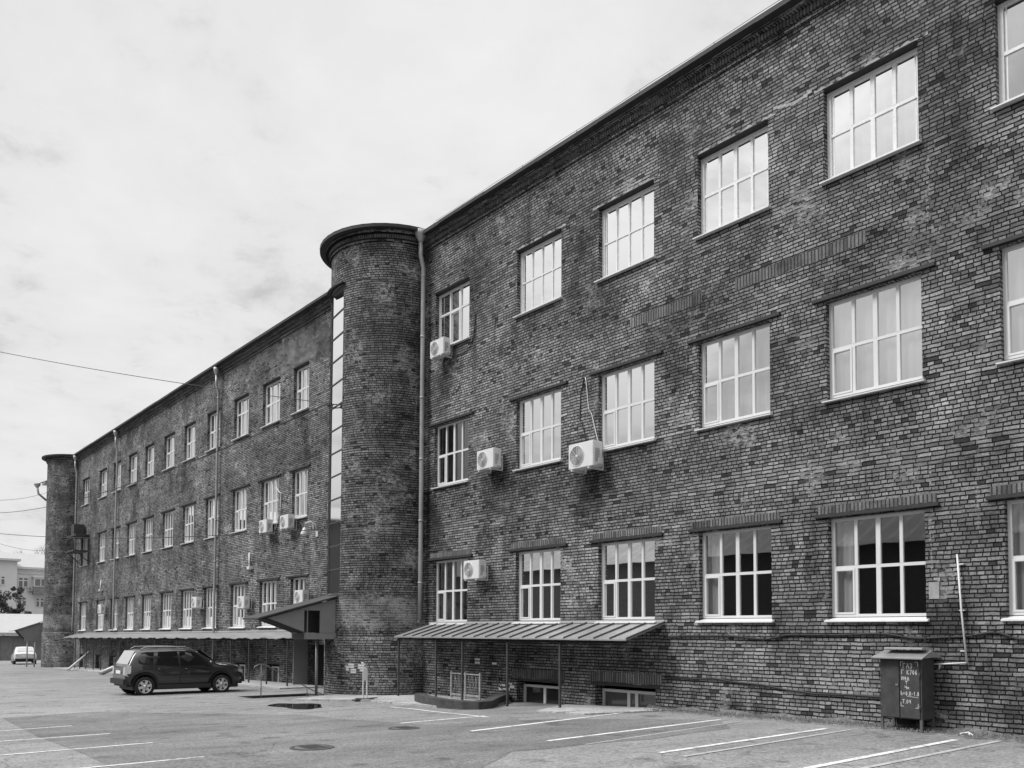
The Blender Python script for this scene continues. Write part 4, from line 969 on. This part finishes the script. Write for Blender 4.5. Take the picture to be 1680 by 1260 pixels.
# ------------------------------------------------------------------ vehicles
def loft(b, stations, n_mirror=True, mi=0):
    """stations: list of rings (lists of Vector) – joined, smooth"""
    for k in range(len(stations)-1):
        A, C = stations[k], stations[k+1]
        for j in range(len(A)-1): b.poly([A[j], A[j+1], C[j+1], C[j]], uvs=[(0, 0)]*4, mi=mi, sm=True)
def interp(tab, x):
    for (x0, v0), (x1, v1) in zip(tab, tab[1:]):
        if x0 <= x <= x1: return v0+(v1-v0)*(x-x0)/(x1-x0)
    return tab[0][1] if x < tab[0][0] else tab[-1][1]
def car(name, label, paint, top, bot, belt, roof_x, Lc, Wd, axles, wr, loc, rz, suv=True):
    """x runs from the tail (0) to the nose (Lc); y across, z up"""
    c = thing(name, label, 'car', loc, rz); hw = Wd/2
    wid = [(0, hw*.80), (.12, hw*.92), (.5, hw*.99), (Lc*.5, hw), (Lc-.7, hw*.97), (Lc-.2, hw*.86), (Lc, hw*.66)]
    b = MB(); st = []
    nst = 60
    for k in range(nst+1):
        x = Lc*k/nst; w_ = interp(wid, x); zt_ = interp(top, x); zb_ = interp(bot, x); zl = min(interp(belt, x), zt_)
        arch = 0
        for ax in axles:
            q = (x-ax)/(wr*1.22)
            if abs(q) < 1: arch = max(arch, wr+math.sqrt(1-q*q)*wr*1.2)
        zs = max(zb_, arch) if arch else zb_
        zs = min(zs, zl-.1)
        gw = interp([(0, .86), (.25, .84), (.5, .80), (1., .74)], min(1, max(0, (zt_-zl)/.55)))   # tumblehome
        tw = w_*gw if zt_-zl > .05 else w_*.9
        half = [(w_*.90, zs), (w_*.985, zs+(zl-zs)*.25), (w_, zs+(zl-zs)*.55), (w_*.94, zl), (w_*.94+(tw-w_*.94)*.5, zl+(zt_-zl)*.5), (tw, zt_-.05 if zt_-zl > .1 else zl+(zt_-zl)*.6), (tw*.86, zt_-.008), (tw*.45, zt_+.012), (0, zt_+.018)]
        ring_ = [Vector((x, -y, z)) for y, z in half]+[Vector((x, y, z)) for y, z in half[-2::-1]]
        st.append(ring_)
    loft(b, st)
    b.poly(st[0], uvs=[(0, 0)]*len(st[0])); b.poly(st[-1][::-1], uvs=[(0, 0)]*len(st[-1]))
    body = b.build('body', paint, c)
    # underside & arches
    u = MB(); u.box(.25, Lc-.25, -hw*.84, hw*.84, .22, .62); u.box(.05, Lc-.08, -hw*.78, hw*.78, .34, .5); u.build('underbody', 'car_trim', c)
    for s_ in (-1, 1):
        tr = MB()
        for ax in axles:
            n = 14
            for k in range(n):
                a0_, a1_ = PI*k/n, PI*(k+1)/n
                q = lambda a, r, y: (ax+r*math.cos(a), s_*y, wr+r*math.sin(a))
                tr.poly([q(a0_, wr*1.16, hw*.97), q(a1_, wr*1.16, hw*.97), q(a1_, wr*1.36, hw*1.006), q(a0_, wr*1.36, hw*1.006)], uvs=[(0, 0)]*4, sm=True)
                tr.poly([q(a0_, wr*1.16, hw*.97), q(a1_, wr*1.16, hw*.97), q(a1_, wr*1.16, hw*.6), q(a0_, wr*1.16, hw*.6)], uvs=[(0, 0)]*4, sm=True)
        tr.box(axles[0]+wr*1.2, axles[1]-wr*1.2, s_*hw*.93, s_*hw*1.0, .25, .40)
        tr.build('trim', 'car_trim' if suv else paint, c)
    def skin(x, z, s_):              # y on the body side
        zt_ = interp(top, x); zl = min(interp(belt, x), zt_); w_ = interp(wid, x); gw = interp([(0, .86), (.25, .84), (.5, .80), (1., .74)], min(1, max(0, (zt_-zl)/.55)))
        if z <= zl: return s_*w_*(1.0-.06*max(0, (z-.75)/max(.05, zl-.75)))
        f = (z-zl)/max(.01, zt_-.05-zl); return s_*(w_*.94+(w_*gw-w_*.94)*f)
    def side_poly(mb, P, s_, off=.006): mb.poly([(x, skin(x, z, s_)+s_*off, z) for x, z in P])
    return c, body, skin, side_poly, hw
TOPS = [(0, .98), (.08, 1.06), (.26, 1.40), (.40, 1.58), (.6, 1.61), (1.6, 1.64), (2.2, 1.63), (2.5, 1.58), (2.9, 1.34), (3.18, 1.16), (3.35, 1.13), (3.9, 1.07), (4.14, 1.0), (4.25, .86), (4.3, .66)]
BOTS = [(0, .46), (.3, .36), (.9, .30), (3.4, .30), (4.0, .34), (4.3, .44)]
BELT = [(0, 1.04), (.6, 1.10), (2., 1.05), (3.1, 1.04), (4.3, .86)]
SX, SY = 8.15, 29.62
car_, body, skin, sp, hw = car('parked_car', 'black crossover car with roof rails and silver wheels parked nose towards the long canopy', 'black_paint', TOPS, BOTS, BELT, None, 4.3, 1.82, (.64, 3.38), .345, (SX, SY+.86, zg(SY+.86)-.03), 0)
car_.scale = (.93, .97, .95)
for s_ in (-1, 1):
    for P, nm in (([(1.86, 1.06), (2.0, 1.50), (2.2, 1.55), (2.52, 1.50), (2.98, 1.10), (2.8, 1.02), (1.95, 1.03)], 'front_side_window'), ([(1.02, 1.08), (1.12, 1.53), (1.80, 1.56), (1.86, 1.06)], 'rear_side_window'), ([(.42, 1.16), (.44, 1.32), (.56, 1.50), (.72, 1.53), (.98, 1.53), (.90, 1.10), (.55, 1.10)], 'quarter_window')):
        if nm == 'rear_side_window': P = [(1.02, 1.08), (1.12, 1.54), (1.78, 1.55), (1.80, 1.06)]
        if nm == 'front_side_window': P = [(1.88, 1.05), (1.86, 1.54), (2.2, 1.54), (2.5, 1.47), (2.92, 1.12), (2.85, 1.04)]
        b = MB(); sp(b, P, s_, .008); b.build(nm, 'car_glass', car_, weld=False)
    for x0 in (1.84, 2.9, .98):       # door seams
        b = MB(); b.tube([(x0, skin(x0, z, s_)+s_*.001, z) for z in (.42, .7, .98)], .006, 4); b.build('door_seam', 'car_trim', car_)
    for x0 in (1.05, 2.0):
        b = MB(); b.tube([(x0, skin(x0, .93, s_)+s_*.02, .93), (x0+.2, skin(x0+.2, .93, s_)+s_*.02, .93)], .016, 6); b.build('door_handle', 'black_paint', car_)
    b = MB(); b.tube([(.55, s_*.60, 1.62), (.7, s_*.60, 1.70), (1.5, s_*.60, 1.715), (2.1, s_*.585, 1.70), (2.35, s_*.57, 1.62)], .02, 6); b.build('roof_rail', 'pipe_metal', car_)
    b = MB(); b.lathe((2.93, s_*(hw+.10), 1.12), (1, 0, 0), [(-.07, .04), (-.05, .095), (.03, .085), (.09, .02)], 12); b.build('wing_mirror', 'black_paint', car_)
    b = MB(); P = [(-.012, .74), (.10, .70), (.17, .84), (.17, 1.06), (.06, 1.12), (-.005, 1.0)]
    b.poly([(x, s_*(interp([(0, hw*.80), (.2, hw*.95)], max(0, x))+.012), z) for x, z in P]); b.poly([(-.012, s_*hw*.62, .76), (-.012, s_*(hw*.80+.01), .74), (-.004, s_*(hw*.80+.01), 1.03), (-.004, s_*hw*.62, 1.0)])
    o = b.build('tail_light', 'lamp_lens', car_, weld=False)
    b = MB(); b.poly([(4.0, s_*(hw*.935), .80), (4.28, s_*hw*.72, .72), (4.25, s_*hw*.72, .86), (4.02, s_*(hw*.93), .92)]); b.build('headlight', 'lamp_lens', car_, weld=False)
b = MB(); b.poly([(.115, -.68, 1.10), (.115, .68, 1.10), (.37, .60, 1.56), (.37, -.60, 1.56)]); o = b.build('rear_window', 'light_glass', car_); o.location = (-.022, 0, .012)
b = MB(); b.poly([(3.18, -.70, 1.12), (3.18, .70, 1.12), (2.60, .60, 1.57), (2.60, -.60, 1.57)]); o = b.build('windscreen', 'car_glass', car_); o.location = (.03, 0, .02)
b = MB(); b.box(-.07, .12, -.78, .78, .42, .60); b.build('rear_bumper', 'car_trim', car_)
b = MB(); b.box(-.025, -.01, -.26, .26, .78, .89); b.build('number_plate', 'plate_white', car_)
b = MB(); b.box(4.2, 4.36, -.62, .62, .40, .60); b.build('front_bumper', 'car_trim', car_)
def wheels(car_, axles, wr, hw):
    for ax in axles:
        for s_ in (-1, 1):
            wo_ = bpy.data.objects.new('wheel', None); COL.objects.link(wo_); wo_.parent = car_; wo_.location = (ax, s_*(hw-.11), wr); wo_.rotation_euler = (0, random.uniform(0, 1), 0)
            b = MB(); r = wr; b.lathe((0, -.1, 0), (0, 1, 0), [(.0, r*.66), (0, r*.86), (.025, r*.97), (.06, r), (.14, r), (.175, r*.97), (.2, r*.86), (.2, r*.66)], 32); b.build('tyre', 'rubber', wo_)
            b = MB(); yo = s_*.085
            b.lathe((0, 0, 0), (0, s_, 0), [(.02, r*.66), (.09, r*.68), (.098, r*.64), (.085, r*.60), (.04, r*.57)], 28)
            for k in range(6):
                a = 2*PI*k/6; dx, dz = math.cos(a), math.sin(a); nx, nz = -dz, dx
                y1 = s_*.088
                P = [(dx*r*.10+nx*r*.14, y1, dz*r*.10+nz*r*.14), (dx*r*.62+nx*r*.13, y1, dz*r*.62+nz*r*.13), (dx*r*.62-nx*r*.13, y1, dz*r*.62-nz*r*.13), (dx*r*.10-nx*r*.14, y1, dz*r*.10-nz*r*.14)]
                b.poly(P); Q = [(p[0], y1-s_*.03, p[2]) for p in P]
                b.poly([P[0], P[1], Q[1], Q[0]]); b.poly([P[2], P[3], Q[3], Q[2]])
            b.lathe((0, 0, 0), (0, s_, 0), [(.06, r*.2), (.097, r*.19), (.1, 0)], 16); b.build('rim', 'alloy', wo_)
            b = MB(); b.lathe((0, 0, 0), (0, s_, 0), [(.03, r*.64), (.031, 0)], 24); b.build('brake_disc', 'car_trim', wo_)
wheels(car_, (.64, 3.38), .345, hw)
# pale saloon behind the far porch, tail towards us
T2 = [(0, .86), (.12, .98), (.75, 1.03), (1.25, 1.38), (1.6, 1.44), (2.3, 1.44), (2.7, 1.36), (3.25, 1.0), (4.0, .86), (4.3, .68), (4.4, .5)]
c2, bd2, sk2, sp2, hw2 = car('parked_car', 'pale silver saloon car seen from behind beyond the posts of the far porch', 'silver_paint', T2, [(0, .4), (.4, .3), (4, .3), (4.4, .4)], [(0, .9), (2, .94), (4.4, .8)], None, 4.4, 1.72, (.85, 3.45), .31, (14.35, 81.0, zg(81)), R(83), suv=False)
wheels(c2, (.85, 3.45), .31, hw2)
b = MB(); b.poly([(.80, -.6, 1.06), (.80, .6, 1.06), (1.22, .52, 1.36), (1.22, -.52, 1.36)]); o = b.build('rear_window', 'light_glass', c2); o.location = (-.02, 0, .025)
for s_ in (-1, 1):
    b = MB(); sp2(b, [(1.1, .98), (1.4, 1.34), (2.4, 1.36), (2.9, .98)], s_, .01); b.build('side_window', 'car_glass', c2, weld=False)
    b = MB(); b.box(-.02, .05, s_*.5, s_*.72, .72, .86); b.build('tail_light', 'lamp_lens', c2)
b = MB(); b.box(-.03, -.01, -.26, .26, .66, .76); b.build('number_plate', 'plate_white', c2)
b = MB(); b.box(-.06, .1, -.74, .74, .38, .5); b.build('rear_bumper', 'car_trim', c2)

# ------------------------------------------------------------------ background
GZ = zg(100)
ga = thing('garage_row', 'low brick garages with grey doors under a wide white sloping roof', 'garage', (14, 100, GZ)); inv = -Vector(ga.location)
b = MB(); b.box(-14, 30, 100, 112, GZ-.1, -.75); o = b.build('wall', 'garage_wall', ga); o.location = inv
b = MB(); b.poly([(-14, 99.2, -.34), (30, 99.2, -.34), (30, 112, 1.75), (-14, 112, 1.75)]); b.poly([(-14, 99.2, -.34), (30, 99.2, -.34), (30, 99.2, -.62), (-14, 99.2, -.62)]); b.poly([(-14, 99.2, -.62), (30, 99.2, -.62), (30, 112, 1.5), (-14, 112, 1.5)]); o = b.build('roof', 'light_tin', ga); o.location = inv
for x in (13.0, 16.55, 19.6, 9.4, 22.5, 5.8):
    b = MB(); b.box(x, x+2.5, 99.94, 99.995, GZ, -.95); o = b.build('garage_door', 'garage_door', ga); o.location = inv
ap = thing('apartment_block', 'white three-storey apartment block beyond the garages, with a balcony and pale roof', 'building', (30, 150, GZ)); inv = -Vector(ap.location)
b = MB(); b.box(24.7, 48, 150, 164, GZ-.2, 9.2); b.box(5, 24.69, 147.5, 164, GZ-.2, 10.2); o = b.build('wall', 'white_plaster', ap); o.location = inv
b = MB(); b.box(24.4, 48.4, 149.5, 164.4, 9.22, 9.5); b.box(4.6, 25.1, 147.0, 164.4, 10.22, 10.5); b.box(24.7, 48, 149.85, 149.99, 8.5, 8.75); o = b.build('cornice', 'plaster', ap); o.location = inv
b = MB(); b.poly([(24.4, 149.5, 9.52), (48.4, 149.5, 9.52), (48.4, 157, 12.2), (24.4, 157, 12.2)]); b.poly([(24.4, 164.4, 9.52), (48.4, 164.4, 9.52), (48.4, 157, 12.2), (24.4, 157, 12.2)])
b.poly([(4.6, 147, 10.52), (25.1, 147, 10.52), (21, 155, 13.3), (4.6, 155, 13.3)]); b.poly([(25.1, 147, 10.52), (25.1, 164.4, 10.52), (21, 155, 13.3)]); o = b.build('roof', 'light_tin', ap); o.location = inv
def awin(x0, x1, z0, z1, Y=150., tr_=.68):
    b = MB(); T = .10; b.box(x0, x1, Y-.05, Y-.005, z0, z1); o = b.build('window', 'far_glass', ap); o.location = inv
    b = MB()
    for q in ((x0, x0+T, z0, z1), (x1-T, x1, z0, z1), (x0+T, x1-T, z0, z0+T), (x0+T, x1-T, z1-T, z1), ((x0+x1)/2-.09, (x0+x1)/2+.09, z0+T, z1-T)): b.box(q[0], q[1], Y-.09, Y-.052, q[2], q[3])
    zm = z0+(z1-z0)*tr_; b.box(x0+T, x1-T, Y-.088, Y-.054, zm-.07, zm+.07); b.build('frame', 'white_pvc', o)
awin(25.3, 26.65, 6.45, 7.95); awin(25.25, 26.5, 3.5, 4.9); awin(27.75, 28.9, 3.4, 4.85); awin(30.5, 31.9, 6.45, 7.95); awin(22.0, 23.15, 6.6, 7.9, 147.5); awin(22.0, 23.15, 3.5, 4.9, 147.5)
b = MB(); b.box(27.2, 29.2, 148.8, 149.99, 5.4, 6.55); o = b.build('balcony', 'garage_wall', ap); o.location = inv
b = MB(); b.box(27.25, 29.15, 148.85, 149.99, 6.56, 7.95); b.box(27.1, 29.3, 148.7, 149.99, 7.96, 8.2); q = b.build('glazing_frame', 'white_pvc', ap); q.location = inv
b = MB(); b.box(27.4, 28.1, 148.8, 148.84, 6.7, 7.7); b.box(28.25, 29.0, 148.8, 148.84, 6.7, 7.7); b.build('balcony_pane', 'far_glass', ap).location = inv
b = MB(); b.tube([(24.6, 149.4, 9.4), (24.3, 149.8, 8.6), (24.3, 149.8, 2)], .09, 6); o = b.build('drainpipe', 'dark_iron', ap); o.location = inv
b = MB(); b.tube([(19.6, 155, 12.6), (19.6, 155, 15.2)], .07, 5); b.tube([(18.9, 155, 15.0), (20.6, 155, 15.2)], .06, 5); b.build('antenna', 'dark_iron', ap).location = inv
ac = copy_tree(ac0); ac['label'] = 'small air conditioner on the white apartment block beside its balcony'; ac.location = (26.95, 149.8, 5.9); ac.rotation_euler = (0, 0, R(90)); ac.scale = (1, 1, 1)

def bare_tree(x, y, h, lab, seed, leafy=False):
    rnd = random.Random(seed); t_ = thing('tree', lab, 'tree', (x, y, GZ), group='bare trees beyond the apartment block')
    b = MB(); b.tube([(0, 0, 0), (.1, 0, h*.45), (.0, .1, h*.8)], .16, 7, r2=.07); b.build('trunk', 'bark', t_)
    c = MB()
    def br(p, d, L_, r, lv):
        q = p+d*L_; m = p.lerp(q, .5)+Vector((rnd.uniform(-1, 1), rnd.uniform(-1, 1), 0))*L_*.06
        c.tube([p, m, q], r, 4, r2=r*.5, caps=False)
        if lv:
            for k in range(4):
                e = (d+Vector((rnd.uniform(-.7, .7), rnd.uniform(-.7, .7), rnd.uniform(-.1, .6)))).normalized(); br(p.lerp(q, rnd.uniform(.4, 1)), e, L_*rnd.uniform(.5, .75), r*.6, lv-1)
    for k in range(7):
        a = rnd.uniform(0, 2*PI); br(Vector((0, 0, h*rnd.uniform(.4, .8))), Vector((math.cos(a)*.55, math.sin(a)*.55, .85)).normalized(), h*rnd.uniform(.13, .2), .055, 3)
    c.build('crown', 'twig', t_, weld=False)
for k, (x, h) in enumerate([(26.9, 15.2), (28.6, 16.4), (30.2, 15.8), (31.7, 17.0), (33.2, 16.0), (34.8, 17.0)]):
    bare_tree(x, 168+k % 2*3, h, ['bare spiky tree behind the pale roof, first beyond its left end', 'bare tree behind the pale roof, second along from the left', 'bare tree behind the pale roof, third along from the left', 'broad bare tree behind the pale roof, nearest the brick tower but two', 'bare tree behind the pale roof, next but one to the brick tower', 'bare tree behind the pale roof, right beside the brick tower'][k], k+3)
def leaf_tree(name, x, y, h, rad, n, lab, seed):
    rnd = random.Random(seed); t_ = thing(name, lab, 'tree', (x, y, GZ))
    b = MB(); b.tube([(0, 0, 0), (.15, 0, h*.5), (0, .1, h*.8)], .15, 7, r2=.05); b.build('trunk', 'bark', t_)
    c = MB(); cl_ = [(Vector((rnd.uniform(-1, 1)*rad, rnd.uniform(-1, 1)*rad*.7, h*rnd.uniform(.45, .95))), rnd.uniform(.14, .34)*rad) for _ in range(44)]
    for k in range(n):
        p, r = rnd.choice(cl_); d = Vector((rnd.gauss(0, 1), rnd.gauss(0, 1), rnd.gauss(0, 1))).normalized(); q = p+d*r*rnd.random()**.4
        e1 = Vector((rnd.gauss(0, 1), rnd.gauss(0, 1), rnd.gauss(0, 1))).normalized()*rnd.uniform(.06, .15); e2 = e1.cross(d).normalized()*rnd.uniform(.05, .1)
        c.poly([q-e1, q-e2, q+e1, q+e2], uvs=[(0, 0)]*4)
    c.build('crown', 'foliage', t_, weld=False)
plain('foliage', .06, .8, var=.6, scale=2.)
leaf_tree('tree', 18.9, 121, 8.6, 2.0, 7000, 'dark leafy tree in front of the white apartment block at the left edge', 5)
leaf_tree('bush', 20.6, 119, 5.7, 1.4, 4000, 'low dark bush just above the white garage roof', 9)

# long shed across the yard: stands behind the camera's left and shows mirrored in the ground-floor panes
sh = thing('shed', 'long low shed with corrugated roof across the yard, mirrored in the ground-floor windows', 'building', (-14, 12, -1.7)); inv = -Vector(sh.location)
b = MB(); b.box(-22, -10, -50, 60, -2.5, 4.5); o = b.build('wall', 'shed_wall', sh); o.location = inv
b = MB(); n = 260
for k in range(n):
    y0, y1 = -50+110*k/n, -50+110*(k+1)/n; za = .16*(k % 2); zb = .16*((k+1) % 2)
    b.poly([(-9.4, y0, 4.5+za), (-9.4, y1, 4.5+zb), (-16, y1, 8.2+zb), (-16, y0, 8.2+za)])
o = b.build('roof', 'shed_roof', sh); o.location = inv

# unseen tall block added left of the picture, to darken what the low panes mirror
tb = thing('unseen_block', 'unseen tall dark block added beyond the yard, for the tower strip window to mirror', 'building', (-10, 138, GZ)); inv = -Vector(tb.location)
b = MB(); b.box(-34, 8, 130, 146, GZ-.3, 17); b.build('wall', 'shed_wall', tb).location = inv
b = MB(); b.poly([(-35, 129, 17), (9, 129, 17), (9, 138, 20), (-35, 138, 20)]); b.poly([(-35, 147, 17), (9, 147, 17), (9, 138, 20), (-35, 138, 20)]); b.build('roof', 'roof_tin', tb).location = inv
